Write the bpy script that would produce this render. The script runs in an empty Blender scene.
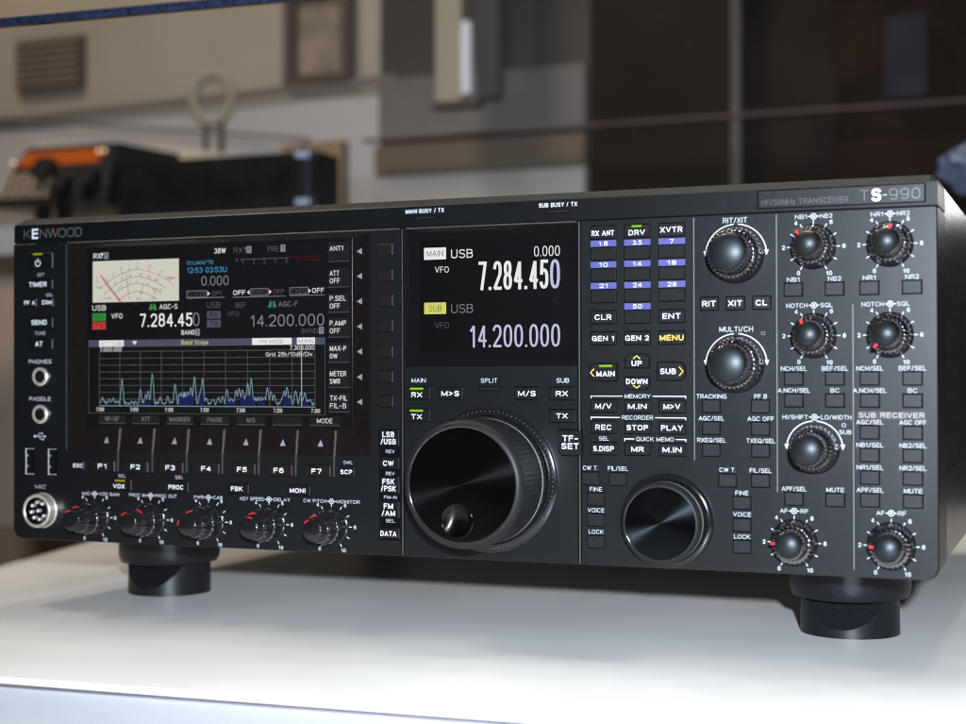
import bpy, bmesh, math, random
from mathutils import Vector, Matrix
random.seed(7)
scene = bpy.context.scene
COL = scene.collection
MM = 0.001
# Panel drawing coordinates are millimetres: x from the left end of the front
# panel, y depth (negative towards the viewer), z up from the panel's lower edge.
OX, OZ = 230.0, 33.5
def W(x, y, z): return Vector(((x-OX)*MM, y*MM, (z+OZ)*MM))
EYE = (515.93, 84.03, 636.36)
def rec(x, z, d):
    """drawing coordinates of a mark lying on a face sunk d mm behind the panel"""
    k = (EYE[2]+d)/EYE[2]
    return EYE[0]+(x-EYE[0])*k, EYE[1]+(z-EYE[1])*k

# ------------------------------------------------------------------ materials
def srgb(*c):
    return tuple((v/255/12.92 if v/255 <= .04045 else ((v/255+.055)/1.055)**2.4) for v in c)+(1,)
MATS = {}
def mat(name, col=(.1,.1,.1,1), rough=.5, metal=0., spec=.5, emit=None, es=1., coat=0., noise=None, bump=None, aniso=None):
    if name in MATS: return MATS[name]
    m = bpy.data.materials.new(name); m.use_nodes = True
    nt = m.node_tree; b = nt.nodes['Principled BSDF']
    b.inputs['Base Color'].default_value = col
    b.inputs['Roughness'].default_value = rough
    b.inputs['Metallic'].default_value = metal
    b.inputs['Specular IOR Level'].default_value = spec
    b.inputs['Coat Weight'].default_value = coat
    b.inputs['Coat Roughness'].default_value = .03
    if emit:
        b.inputs['Emission Color'].default_value = emit
        b.inputs['Emission Strength'].default_value = es
    tc = nt.nodes.new('ShaderNodeTexCoord')
    if noise:      # (scale, amount) speckle / mottling of the base colour, roughness
        n = nt.nodes.new('ShaderNodeTexNoise'); n.inputs['Scale'].default_value = noise[0]
        n.inputs['Detail'].default_value = 6
        nt.links.new(tc.outputs['Object'], n.inputs['Vector'])
        r = nt.nodes.new('ShaderNodeMapRange')
        r.inputs['From Min'].default_value = .3; r.inputs['From Max'].default_value = .7
        r.inputs['To Min'].default_value = 1-noise[1]; r.inputs['To Max'].default_value = 1+noise[1]
        nt.links.new(n.outputs['Fac'], r.inputs['Value'])
        mx = nt.nodes.new('ShaderNodeVectorMath'); mx.operation = 'SCALE'
        mx.inputs[0].default_value = col[:3]
        nt.links.new(r.outputs[0], mx.inputs['Scale'])
        nt.links.new(mx.outputs[0], b.inputs['Base Color'])
        r2 = nt.nodes.new('ShaderNodeMapRange')
        r2.inputs['From Min'].default_value = .3; r2.inputs['From Max'].default_value = .7
        r2.inputs['To Min'].default_value = max(0, rough*(1-.5*noise[1])); r2.inputs['To Max'].default_value = min(1, rough*(1+.5*noise[1]))
        nt.links.new(n.outputs['Fac'], r2.inputs['Value']); nt.links.new(r2.outputs[0], b.inputs['Roughness'])
    if bump:       # (scale, distance m)
        n = nt.nodes.new('ShaderNodeTexNoise'); n.inputs['Scale'].default_value = bump[0]; n.inputs['Detail'].default_value = 3
        nt.links.new(tc.outputs['Object'], n.inputs['Vector'])
        bp = nt.nodes.new('ShaderNodeBump'); bp.inputs['Strength'].default_value = 1; bp.inputs['Distance'].default_value = bump[1]
        nt.links.new(n.outputs['Fac'], bp.inputs['Height']); nt.links.new(bp.outputs[0], b.inputs['Normal'])
    if aniso:
        b.inputs['Anisotropic'].default_value = aniso; b.inputs['Anisotropic Rotation'].default_value = .25
        t = nt.nodes.new('ShaderNodeTangent'); t.direction_type = 'RADIAL'; t.axis = 'Y'
        nt.links.new(t.outputs[0], b.inputs['Tangent'])
    MATS[name] = m
    return m
def glow(name, c, s=1.): return mat(name, (0,0,0,1), .4, spec=.1, emit=srgb(*c), es=s)

M_PANEL = mat('panel_paint', (.0038,.0044,.0051,1), .35, spec=.30, noise=(2500,.2), bump=(2600,.000008))
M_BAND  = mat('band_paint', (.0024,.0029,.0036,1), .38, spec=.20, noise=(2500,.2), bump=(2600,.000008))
M_CHAMF = mat('top_edge_sheen', (.010,.0105,.007,1), .5, spec=.22, noise=(1500,.2))  # lighter olive tint paints the background's reflection on the sloping edge
M_CASE  = mat('case_paint', (.010,.011,.010,1), .27, spec=.7, noise=(900,.4), bump=(1400,.000014))
M_GAP   = mat('gap_black', (.0012,.0012,.0016,1), .8, spec=.05)
M_BUT   = mat('button_plastic', (.0032,.0029,.0035,1), .40, spec=.25, noise=(1800,.2), bump=(1500,.00001))
M_BUTG  = mat('button_grey_plastic', (.0035,.004,.0048,1), .46, spec=.26, noise=(1800,.2), bump=(1500,.00001))
M_RIM   = mat('button_side_glint', (.085,.080,.084,1), .35, spec=.5)
M_SOFT  = mat('soft_key_plastic', (.008,.0052,.004,1), .3, spec=.4, noise=(1200,.08))
M_GLASS = mat('screen_glass', (.004,.0035,.004,1), .06, spec=.45)
M_BEZEL = mat('bezel_gloss', (.006,.004,.0034,1), .2, spec=.45, noise=(900,.2))  # warm tint paints a brown reflection into the gloss
M_CHROME= mat('dark_chrome', (.36,.33,.35,1), .09, metal=1., noise=(900,.1))
M_CHRBR = mat('bright_chrome', (.8,.79,.76,1), .22, metal=.75)
M_KCAP  = mat('knob_cap_metal', (.028,.031,.034,1), .42, metal=.8, noise=(1500,.12))
M_KBLK  = mat('knob_black_gloss', (.006,.006,.007,1), .12, spec=.6)
M_KRUB  = mat('knob_rubber', (.009,.0087,.0083,1), .46, spec=.33, noise=(1300,.3))
M_KRING = mat('knob_ring_paint', (.012,.0118,.0115,1), .45, spec=.2, noise=(1500,.15))
M_KFACE = mat('brushed_black_metal', (.055,.056,.06,1), .13, metal=1., aniso=.96)
M_KFAC2 = mat('brushed_blue_black_metal', (.036,.041,.048,1), .19, metal=1., aniso=.93)
M_RED   = mat('pointer_red', (.36,.012,.014,1), .5, spec=.2)
M_WHITE = mat('print_white', (.60,.60,.62,1), .6, spec=.2)
M_GREYP = mat('print_grey', (.12,.125,.13,1), .5)
M_CAPT  = mat('caption_print', (.46,.47,.49,1), .6, spec=.2)
M_PURP  = mat('print_purple', (.050,.048,.19,1), .5)
M_AMBER = mat('print_amber', (.85,.42,.06,1), .5, emit=(.9,.45,.06,1), es=.25)
M_LEDG  = glow('led_green', (150,215,20), 1.)
M_LEDY  = glow('led_yellow', (170,165,20), .8)
M_SLOTE = mat('slot_edge_metal', (.16,.14,.125,1), .35, metal=.8)
M_LINE  = mat('panel_line', (.06,.062,.065,1), .4)
M_HATCH = mat('print_hatch', (.016,.017,.019,1), .5)
M_LOGO  = mat('logo_metal', (.15,.145,.145,1), .4, metal=.4)
M_LOGOD = mat('plate_letter_metal', (.062,.058,.058,1), .4, metal=.4)
M_LOGOB = mat('logo_metal_glint', (.9,.9,.9,1), .35, metal=.3)  # lighter copy of the logo metal, paints a bright reflection on a few characters
M_TXTD  = mat('print_dim', (.36,.37,.40,1), .5)
M_ARROW = mat('print_arrow', (.17,.17,.18,1), .5)
M_BRASS = mat('jack_metal', (.72,.66,.54,1), .27, metal=.72)
M_FOOT  = mat('foot_plastic', (.0035,.004,.0055,1), .38, spec=.30, noise=(700,.2), bump=(1600,.00002))

# ------------------------------------------------------------------ object helpers
ORI = {}
def link(name, me, parent=None, origin=None, kind=None):
    """verts are in world metres; the object's origin goes to its middle"""
    if origin is None:
        xs = [v.co for v in me.vertices]
        if xs:
            lo = Vector([min(c[i] for c in xs) for i in range(3)]); hi = Vector([max(c[i] for c in xs) for i in range(3)])
            origin = (lo+hi)/2
        else: origin = Vector((0,0,0))
    me.transform(Matrix.Translation(-origin))
    o = bpy.data.objects.new(name, me); COL.objects.link(o)
    if parent is not None:
        o.parent = parent; o.location = origin-ORI[parent.name]
    else: o.location = origin
    ORI[o.name] = origin.copy()
    if kind: o['kind'] = kind
    return o
def empty(name, loc):
    o = bpy.data.objects.new(name, None); COL.objects.link(o); o.location = loc; o.empty_display_size = .02
    ORI[o.name] = Vector(loc); return o
def tag(o, label, cat=None, group=None):
    o['label'] = label
    if cat: o['category'] = cat
    if group: o['group'] = group
    return o

class B:
    """collects shapes (drawing coordinates, mm) into one mesh"""
    def __init__(s): s.v=[]; s.f=[]; s.m=[]; s.mats=[]; s.smooth=[]
    def mi(s, m):
        if m not in s.mats: s.mats.append(m)
        return s.mats.index(m)
    def add(s, verts, faces, m, smooth=False, T=W):
        b=len(s.v); i=s.mi(m)
        s.v += [T(*p) if T else Vector(p) for p in verts]
        for f in faces: s.f.append([b+k for k in f]); s.m.append(i); s.smooth.append(smooth)
    def box(s, x0,x1,y0,y1,z0,z1, m, bev=0., T=W):
        if bev <= 0:
            s.add([(x0,y0,z0),(x1,y0,z0),(x1,y1,z0),(x0,y1,z0),(x0,y0,z1),(x1,y0,z1),(x1,y1,z1),(x0,y1,z1)],
                  [(0,1,5,4),(1,2,6,5),(2,3,7,6),(3,0,4,7),(4,5,6,7),(3,2,1,0)], m, T=T); return
        b=bev  # front face chamfered on its four edges (front = -y)
        s.add([(x0+b,y0,z0+b),(x1-b,y0,z0+b),(x1-b,y0,z1-b),(x0+b,y0,z1-b),
               (x0,y0+b,z0),(x1,y0+b,z0),(x1,y0+b,z1),(x0,y0+b,z1),
               (x0,y1,z0),(x1,y1,z0),(x1,y1,z1),(x0,y1,z1)],
              [(0,1,2,3),(4,5,1,0),(5,6,2,1),(6,7,3,2),(7,4,0,3),(8,9,5,4),(9,10,6,5),(10,11,7,6),(11,8,4,7),(11,10,9,8)], m, T=T)
    def rect(s, x0,x1,z0,z1,y, m): s.add([(x0,y,z0),(x1,y,z0),(x1,y,z1),(x0,y,z1)],[(0,1,2,3)],m)
    def poly(s, pts, y, m): s.add([(x,y,z) for x,z in pts],[tuple(range(len(pts)))],m)
    def prism(s, pts, y0, y1, m, bev=0.):
        """pts (x,z) counter-clockwise seen from the front; y0 front"""
        n=len(pts); cx=sum(p[0] for p in pts)/n; cz=sum(p[1] for p in pts)/n
        def inset(p): 
            if bev<=0: return p
            d=math.hypot(p[0]-cx,p[1]-cz); k=1-bev*1.25/max(d,1e-6); return (cx+(p[0]-cx)*k, cz+(p[1]-cz)*k)
        v=[(inset(p)[0],y0,inset(p)[1]) for p in pts]+[(p[0],y0+bev,p[1]) for p in pts]+[(p[0],y1,p[1]) for p in pts]
        f=[tuple(range(n))]
        for a in (0,n):
            for i in range(n):
                j=(i+1)%n; f.append((a+n+i,a+n+j,a+j,a+i))
        f.append(tuple(range(3*n-1,2*n-1,-1)))
        s.add(v,f,m)
    def line(s, pts, w, y, m, closed=False):
        n=len(pts)
        for i in range(n if closed else n-1):
            (xa,za),(xb,zb)=pts[i],pts[(i+1)%n]
            L=math.hypot(xb-xa,zb-za)
            if L<1e-6: continue
            nx,nz=-(zb-za)/L*w/2,(xb-xa)/L*w/2; ex,ez=(xb-xa)/L*w*.3,(zb-za)/L*w*.3
            s.add([(xa-nx-ex,y,za-nz-ez),(xb-nx+ex,y,zb-nz+ez),(xb+nx+ex,y,zb+nz+ez),(xa+nx-ex,y,za+nz-ez)],[(0,1,2,3)],m)
    def arc(s, cx,cz,r,a0,a1,w,y,m,n=40):
        P=[]
        for i in range(n+1):
            a=math.radians(a0+(a1-a0)*i/n); P+= [(cx+(r-w/2)*math.cos(a),y,cz+(r-w/2)*math.sin(a)),(cx+(r+w/2)*math.cos(a),y,cz+(r+w/2)*math.sin(a))]
        F=[(2*i,2*i+2,2*i+3,2*i+1) if a1<a0 else (2*i,2*i+1,2*i+3,2*i+2) for i in range(n)]
        s.add(P,F,m)
    def disc(s,cx,cz,r,y,m,n=40): s.poly([(cx+r*math.cos(2*math.pi*i/n),cz+r*math.sin(2*math.pi*i/n)) for i in range(n)],y,m)
    def lathe(s, cx,cz, prof, n, m, y0=0., flute=None, smooth=True, cap=True):
        """prof: (r, y[, amplitude][, material]); axis along y; flute = number of scallops"""
        ring=[]; 
        V=[]; F=[]; FM=[]
        for k,p in enumerate(prof):
            r,y=p[0],p[1]; a=p[2] if len(p)>2 else 0
            for i in range(n):
                t=2*math.pi*i/n
                rr=r+(a*math.cos(flute*t) if flute and a else 0)
                V.append((cx+rr*math.cos(t), y0+y, cz+rr*math.sin(t)))
        for k in range(len(prof)-1):
            mm=prof[k+1][3] if len(prof[k+1])>3 else m
            fs=[(k*n+i,k*n+(i+1)%n,(k+1)*n+(i+1)%n,(k+1)*n+i) for i in range(n)]
            FM.append((fs,mm))
        b=len(s.v); s.v+=[W(*p) for p in V]
        for fs,mm in FM:
            i=s.mi(mm)
            for f in fs: s.f.append([b+q for q in f]); s.m.append(i); s.smooth.append(smooth)
        if cap:
            k=len(prof)-1; mm=prof[k][3] if len(prof[k])>3 else m
            s.f.append([b+k*n+i for i in range(n)]); s.m.append(s.mi(mm)); s.smooth.append(False)
    def mesh(s, name):
        me=bpy.data.meshes.new(name); me.from_pydata([tuple(v) for v in s.v],[],s.f)
        for m in s.mats: me.materials.append(m)
        me.polygons.foreach_set('material_index', s.m); me.polygons.foreach_set('use_smooth', s.smooth)
        me.update(); return me
    def build(s, name, parent=None, sharp=None, kind=None, origin=None, flip=False):
        me=s.mesh(name)
        if flip:
            bm=bmesh.new(); bm.from_mesh(me); bmesh.ops.recalc_face_normals(bm,faces=bm.faces); bm.to_mesh(me); bm.free()
        if sharp: me.set_sharp_from_angle(angle=math.radians(sharp))
        return link(name, me, parent, origin, kind)

# ------------------------------------------------------------------ lettering
def se(cx,cy,rx,ry,a0,a1,n=14,p=2.5):
    P=[]
    for i in range(n+1):
        a=math.radians(a0+(a1-a0)*i/n); c,q=math.cos(a),math.sin(a)
        P.append((cx+rx*math.copysign(abs(c)**(2/p),c), cy+ry*math.copysign(abs(q)**(2/p),q)))
    return P
O_=lambda cx,cy,rx,ry: ('c',se(cx,cy,rx,ry,90,450,26)[:-1])
_P=[(0,0),(0,1),(.55,1)]+se(.55,.735,.45,.265,90,-90,10)+[(0,.47)]
FONT={ # glyph: (width / cap height, strokes on a unit box)
'A':(.74,[[(0,0),(.5,1),(1,0)],[(.2,.33),(.8,.33)]]),
'B':(.62,[[(.6,.53),(0,.53)],('c',[(0,0),(0,1)]+se(.5,.765,.42,.235,90,-90,9)+se(.52,.265,.48,.265,90,-90,9))]),
'C':(.68,[se(.5,.5,.5,.5,38,322,22)]),'D':(.66,[('c',[(0,0),(0,1)]+se(.42,.5,.58,.5,90,-90,16))]),
'E':(.56,[[(1,1),(0,1),(0,0),(1,0)],[(0,.53),(.92,.53)]]),'F':(.54,[[(1,1),(0,1),(0,0)],[(0,.5),(.88,.5)]]),
'G':(.72,[se(.5,.5,.5,.5,40,352,24)+[(1,.46),(.56,.46)],[(1,.46),(1,0)]]),
'H':(.64,[[(0,0),(0,1)],[(1,0),(1,1)],[(0,.52),(1,.52)]]),'I':(0,[[(0,0),(0,1)]]),
'J':(.48,[[(1,1)]+se(.5,.3,.5,.3,0,-180,10)]),'K':(.66,[[(0,0),(0,1)],[(1,1),(0,.38)],[(.34,.6),(1,0)]]),
'L':(.5,[[(0,1),(0,0),(1,0)]]),'M':(.80,[[(0,0),(0,1),(.5,.06),(1,1),(1,0)]]),'N':(.72,[[(0,0),(0,1),(1,0),(1,1)]]),
'O':(.72,[O_(.5,.5,.5,.5)]),'P':(.6,[_P]),'Q':(.72,[O_(.5,.5,.5,.5),[(.58,.26),(1,-.02)]]),'R':(.64,[_P,[(.55,.47),(1,0)]]),
'S':(.6,[se(.5,.755,.48,.245,28,270,13)+se(.5,.255,.5,.255,90,-152,13)[1:]]),'T':(.62,[[(0,1),(1,1)],[(.5,1),(.5,0)]]),
'U':(.64,[[(0,1)]+se(.5,.34,.5,.34,180,360,14)+[(1,1)]]),'V':(.7,[[(0,1),(.5,0),(1,1)]]),
'W':(1.0,[[(0,1),(.25,0),(.5,.96),(.75,0),(1,1)]]),'X':(.66,[[(0,0),(1,1)],[(0,1),(1,0)]]),
'Y':(.66,[[(0,1),(.5,.45),(1,1)],[(.5,.45),(.5,0)]]),'Z':(.6,[[(0,1),(1,1),(0,0),(1,0)]]),
'0':(.54,[O_(.5,.5,.5,.5)]),'1':(.30,[[(0,.78),(.75,1),(.75,0)]]),
'2':(.54,[se(.5,.71,.5,.29,165,-38,13)+[(0,0),(1,0)]]),
'3':(.54,[se(.46,.765,.46,.235,150,-90,11)+se(.46,.265,.54,.265,90,-150,12)[1:]]),
'4':(.56,[[(.76,0),(.76,1),(0,.27),(1,.27)]]),'5':(.54,[[(.92,1),(.14,1),(.06,.5)]+se(.47,.33,.53,.33,128,-152,13)]),
'6':(.54,[O_(.5,.31,.5,.31),se(.5,.5,.5,.5,48,180,11)+[(0,.3)]]),'7':(.52,[[(0,1),(1,1),(.36,0)]]),
'8':(.54,[O_(.5,.765,.43,.235),O_(.5,.265,.5,.265)]),'9':(.54,[O_(.5,.69,.5,.31),[(1,.7)]+se(.5,.5,.5,.5,0,-132,11)]),
'.':(0,[[(0,0),(0,.001)]]),',':(.05,[[(1,0),(0,-.14)]]),':':(0,[[(0,.2),(0,.201)],[(0,.72),(0,.721)]]),"'":(0,[[(0,.75),(0,1)]]),
'/':(.34,[[(0,-.03),(1,1.03)]]),'-':(.34,[[(0,.42),(1,.42)]]),'+':(.45,[[(0,.45),(1,.45)],[(.5,.15),(.5,.75)]]),
'>':(.5,[[(0,.86),(1,.5),(0,.14)]]),'<':(.5,[[(1,.86),(0,.5),(1,.14)]]),' ':(.18,[]),
'a':(.46,[O_(.5,.33,.5,.33),[(1,.68),(1,0)]]),'b':(.46,[O_(.5,.33,.5,.33),[(0,1),(0,0)]]),'d':(.46,[O_(.5,.33,.5,.33),[(1,1),(1,0)]]),
'c':(.44,[se(.5,.34,.5,.34,45,315,14)]),'e':(.46,[[(0,.36),(1,.36)]+se(.5,.34,.5,.34,0,310,16)]),'o':(.48,[O_(.5,.34,.5,.34)]),
'p':(.46,[O_(.5,.33,.5,.33),[(0,.68),(0,-.28)]]),'n':(.42,[[(0,0),(0,.68)],[(0,.4)]+se(.5,.42,.5,.26,180,0,9)+[(1,0)]]),
'r':(.26,[[(0,0),(0,.68)],[(0,.45),(1,.66)]]),'i':(0,[[(0,0),(0,.66)],[(0,.93),(0,1)]]),'k':(.44,[[(0,0),(0,1)],[(1,.66),(0,.26)],[(.35,.42),(1,0)]]),
'v':(.44,[[(0,.68),(.5,0),(1,.68)]]),'z':(.42,[[(0,.68),(1,.68),(0,0),(1,0)]])}
def stroke(b, pts, t, y, m, closed=False, cap=(.5,.5)):
    """constant-width ribbon with mitred joins along pts (x,z); very sharp corners start a new ribbon"""
    if not closed:
        for i in range(1,len(pts)-1):
            a,c,e=pts[i-1],pts[i],pts[i+1]
            d1=(c[0]-a[0],c[1]-a[1]); d2=(e[0]-c[0],e[1]-c[1]); l1=math.hypot(*d1); l2=math.hypot(*d2)
            if l1>1e-4 and l2>1e-4 and (d1[0]*d2[0]+d1[1]*d2[1])/(l1*l2)<-.15:
                stroke(b,pts[:i+1],t,y,m,cap=(cap[0],.12)); stroke(b,pts[i:],t,y-.0015,m,cap=(.12,cap[1])); return
    q=[pts[0]]
    for p in pts[1:]:
        if math.hypot(p[0]-q[-1][0],p[1]-q[-1][1])>1e-4: q.append(p)
    if closed and math.hypot(q[0][0]-q[-1][0],q[0][1]-q[-1][1])<1e-4: q.pop()
    n=len(q)
    if n==1: q=[(q[0][0],q[0][1]-t/2),(q[0][0],q[0][1]+t/2)]; n=2
    def nd(a,c): l=math.hypot(c[0]-a[0],c[1]-a[1]); return ((c[0]-a[0])/l,(c[1]-a[1])/l)
    if not closed:      # square caps
        d=nd(q[0],q[1]); e=nd(q[-2],q[-1])
        q[0]=(q[0][0]-d[0]*t*cap[0],q[0][1]-d[1]*t*cap[0]); q[-1]=(q[-1][0]+e[0]*t*cap[1],q[-1][1]+e[1]*t*cap[1])
    Lf=[];Rt=[]
    for i in range(n):
        if closed or 0<i<n-1:
            d=nd(q[i-1],q[i]); e=nd(q[i],q[(i+1)%n]); nx,nz=-(d[1]+e[1]),(d[0]+e[0]); l=math.hypot(nx,nz)
            if l<.2: nx,nz,l=-d[1],d[0],1; k=1
            else: nx/=l; nz/=l; k=min(1.5,1/max(.3,nx*-d[1]+nz*d[0]))
        else:
            d=nd(q[0],q[1]) if i==0 else nd(q[-2],q[-1]); nx,nz,k=-d[1],d[0],1
        Lf.append((q[i][0]+nx*t/2*k,y,q[i][1]+nz*t/2*k)); Rt.append((q[i][0]-nx*t/2*k,y,q[i][1]-nz*t/2*k))
    F=[(n+i,n+(i+1)%n,(i+1)%n,i) for i in range(n if closed else n-1)]
    b.add(Lf+Rt,F,m)
def put(b, text, x, z, h=None, w=None, y=-.05, m=None, bold=.022, al='c', wk=1., d=0., t=None):
    """sans lettering of cap height h (mm) centred on z; total width w or natural; al c/l/r on x"""
    rows=text.split('\n')
    if len(rows)>1:
        rh=h/(len(rows)*1.28-.28)
        ws=[sum(FONT[c][0]+.34 for c in r_) for r_ in rows]; mw=max(ws)
        for i,r_ in enumerate(rows):
            put(b,r_,x,z+h/2-rh/2-i*rh*1.28,rh,w*ws[i]/mw if w else None,y,m,bold,al,wk,d,t)
        return
    t=t or h*(.100+bold*1.6); m=m or M_WHITE
    adv=[]; c0=0.; gap=.13*h+t*.35
    for c in text:
        gw=FONT[c][0]*h; adv.append((c0,gw)); c0+=gw+t+gap
    tot=c0-gap
    if w:      # squeeze glyphs and gaps but keep the stroke weight
        k=(w-len(text)*t)/(tot-len(text)*t); k=max(k,.25)
        adv=[]; c0=0.
        for c in text:
            gw=FONT[c][0]*h*k; adv.append((c0,gw)); c0+=gw+t+gap*k
        tot=c0-gap*k
    L=x-tot/2 if al=='c' else (x if al=='l' else x-tot)
    hh=h-t; z0=z-h/2+t/2; q=0
    for c,(cx,gw) in zip(text,adv):
        for st in FONT[c][1]:
            cl=False
            if isinstance(st,tuple): cl=True; st=st[1]
            P=[(L+cx+t/2+px*gw, z0+pz*hh) for px,pz in st]
            if d: P=[rec(px,pz,d) for px,pz in P]
            stroke(b,P,t,y+d-.002*(q%3),m,cl); q+=1

# =================================================================== TRANSCEIVER
radio = empty('radio_transceiver', (0,.2,0))
tag(radio, 'black desktop radio transceiver with two lit displays and many knobs on the white counter', 'radio transceiver')

def rrect(x0,x1,z0,z1,r,n=8, rt=None):
    rt = r if rt is None else rt
    P=[]
    for cx,cz,a0,rr in ((x1-r,z0+r,-90,r),(x1-rt,z1-rt,0,rt),(x0+rt,z1-rt,90,rt),(x0+r,z0+r,180,r)):
        for i in range(n+1):
            a=math.radians(a0+90*i/n); P.append((cx+rr*math.cos(a),cz+rr*math.sin(a)))
    return P
def bool_cut(b, cutters):
    """b minus each cutter, returned as a mesh in world metres"""
    me=b.mesh('tmp'); bm=bmesh.new(); bm.from_mesh(me); bmesh.ops.recalc_face_normals(bm,faces=bm.faces); bm.to_mesh(me); bm.free()
    o=bpy.data.objects.new('tmp',me); COL.objects.link(o); cs=[]
    for c in cutters:
        cm=c.mesh('cut'); bm=bmesh.new(); bm.from_mesh(cm); bmesh.ops.recalc_face_normals(bm,faces=bm.faces); bm.to_mesh(cm); bm.free()
        co=bpy.data.objects.new('cut',cm); COL.objects.link(co); cs.append(co)
        md=o.modifiers.new('b','BOOLEAN'); md.operation='DIFFERENCE'; md.solver='EXACT'; md.object=co
        try: md.material_mode='TRANSFER'
        except Exception: pass
    dg=bpy.context.evaluated_depsgraph_get(); res=bpy.data.meshes.new_from_object(o.evaluated_get(dg))
    for c in cs+[o]: bpy.data.objects.remove(c)
    return res

# front panel: main plate with the two sunken display bays
pb=B(); pb.prism(rrect(0,460,0,151.6,5.5,rt=.6),0,34.8,M_PANEL,bev=.45)
bay=B()     # left bay: chamfered frustum, 2.2 mm deep
o0=[(34.2,45.5),(205.5,45.5),(205.5,150.4),(34.2,150.4)]
o1=[(45.2,58.4),(194.8,58.4),(194.8,148.6),(45.2,148.6)]
bay.add([(x,-.5,z) for x,z in [(o0[0][0]-2.2,o0[0][1]-2.4),(o0[1][0]+2.2,o0[1][1]-2.4),(o0[2][0]+2.2,o0[2][1]+.4),(o0[3][0]-2.2,o0[3][1]+.4)]]+[(x,2.2,z) for x,z in o1],
        [(0,1,2,3),(4,7,6,5),(0,4,5,1),(1,5,6,2),(2,6,7,3),(3,7,4,0)],M_BEZEL)
bay2=B(); bay2.add([(223.0,-.5,87.6),(306.7,-.5,87.6),(306.7,-.5,151.2),(223.0,-.5,151.2),(223.4,1.6,88),(306.2,1.6,88),(306.2,1.6,149.6),(223.4,1.6,149.6)],
        [(0,1,2,3),(4,7,6,5),(0,4,5,1),(1,5,6,2),(2,6,7,3),(3,7,4,0)],M_BEZEL)
pm=bool_cut(pb,[bay,bay2]); front=link('front_panel',pm,radio)
# top band + sloping top edge, set back 1 mm
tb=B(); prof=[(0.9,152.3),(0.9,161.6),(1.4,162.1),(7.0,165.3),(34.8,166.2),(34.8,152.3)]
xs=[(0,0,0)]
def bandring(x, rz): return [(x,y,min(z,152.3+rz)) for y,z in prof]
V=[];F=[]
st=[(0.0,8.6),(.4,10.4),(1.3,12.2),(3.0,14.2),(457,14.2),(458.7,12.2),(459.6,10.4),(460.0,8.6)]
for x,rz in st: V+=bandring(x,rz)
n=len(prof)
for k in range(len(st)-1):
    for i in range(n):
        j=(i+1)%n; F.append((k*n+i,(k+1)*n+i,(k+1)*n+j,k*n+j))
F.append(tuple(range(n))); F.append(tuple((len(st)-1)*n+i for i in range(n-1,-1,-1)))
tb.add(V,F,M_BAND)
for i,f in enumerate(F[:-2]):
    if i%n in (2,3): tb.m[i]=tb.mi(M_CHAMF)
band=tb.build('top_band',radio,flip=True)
gb=B(); gb.box(.6,459.4,1.6,34,151.61,152.29,M_GAP); gb.build('groove',radio)
hl=B(); hl.box(34,220.2,-.25,.55,151.2,151.75,M_SLOTE,bev=.1); hl.box(223.4,306.4,-.25,.55,151.2,151.75,M_SLOTE,bev=.1); hl.box(.5,14,-.2,.5,151.3,151.7,M_SLOTE,bev=.1)
hl.build('highlight_strip',radio)  # thin pale strips paint the light caught along the panel's top bevel

# case behind the panel
cb=B(); cb.box(3,457,34.9,395,2,165.4,M_CASE)
cb.box(457.0,459.2,35.5,392,4,163.4,M_CASE)       # side cover plate
for k in range(9): cb.box(459.15,459.4,39,40.2,49+k*2.2,50.2+k*2.2,M_LINE)
cb.box(459.1,459.45,36,392,42.0,42.7,M_GAP)
cb.build('case',radio)
# seams, thin vertical lines
for x in (221.55,307.6):
    sl=B(); sl.box(x-.95,x-.3,-.04,.3,.6,151.3,M_GAP); sl.box(x+.3,x+.95,-.04,.3,.6,151.3,M_GAP); sl.box(x-.3,x+.3,-.10,.3,.6,151.3,M_SLOTE)
    sl.build('panel_seam',radio)
for x,z0,z1 in ((359.3,47,151),(394.8,34.2,151),(426.2,3,112.5)):
    ln=B(); ln.box(x-.18,x+.18,-.12,.1,z0,z1,M_GREYP); ln.build('divider_line',radio)
ln=B(); ln.box(33.2,33.5,-.08,.1,46,150.8,M_LINE); ln.build('divider_line',radio)
ln=B()
for k in range(44):       # diagonal hatching behind the second receiver's keys
    z=26+k*1.35
    x0,x1,z0,z1=428.2,455.2,z,z-14
    if z0>65: t=(z0-65)/14; x0=x0+(x1-x0)*t; z0=65
    if z1<28: t=(z-28)/14.0; x1=428.2+(455.2-428.2)*max(0,min(1,t)); z1=28
    if z0>28 and x1>x0: ln.line([(x0,z0),(x1,z1)],.12,-.03,M_HATCH)
ln.build('hatching',radio)

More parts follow.
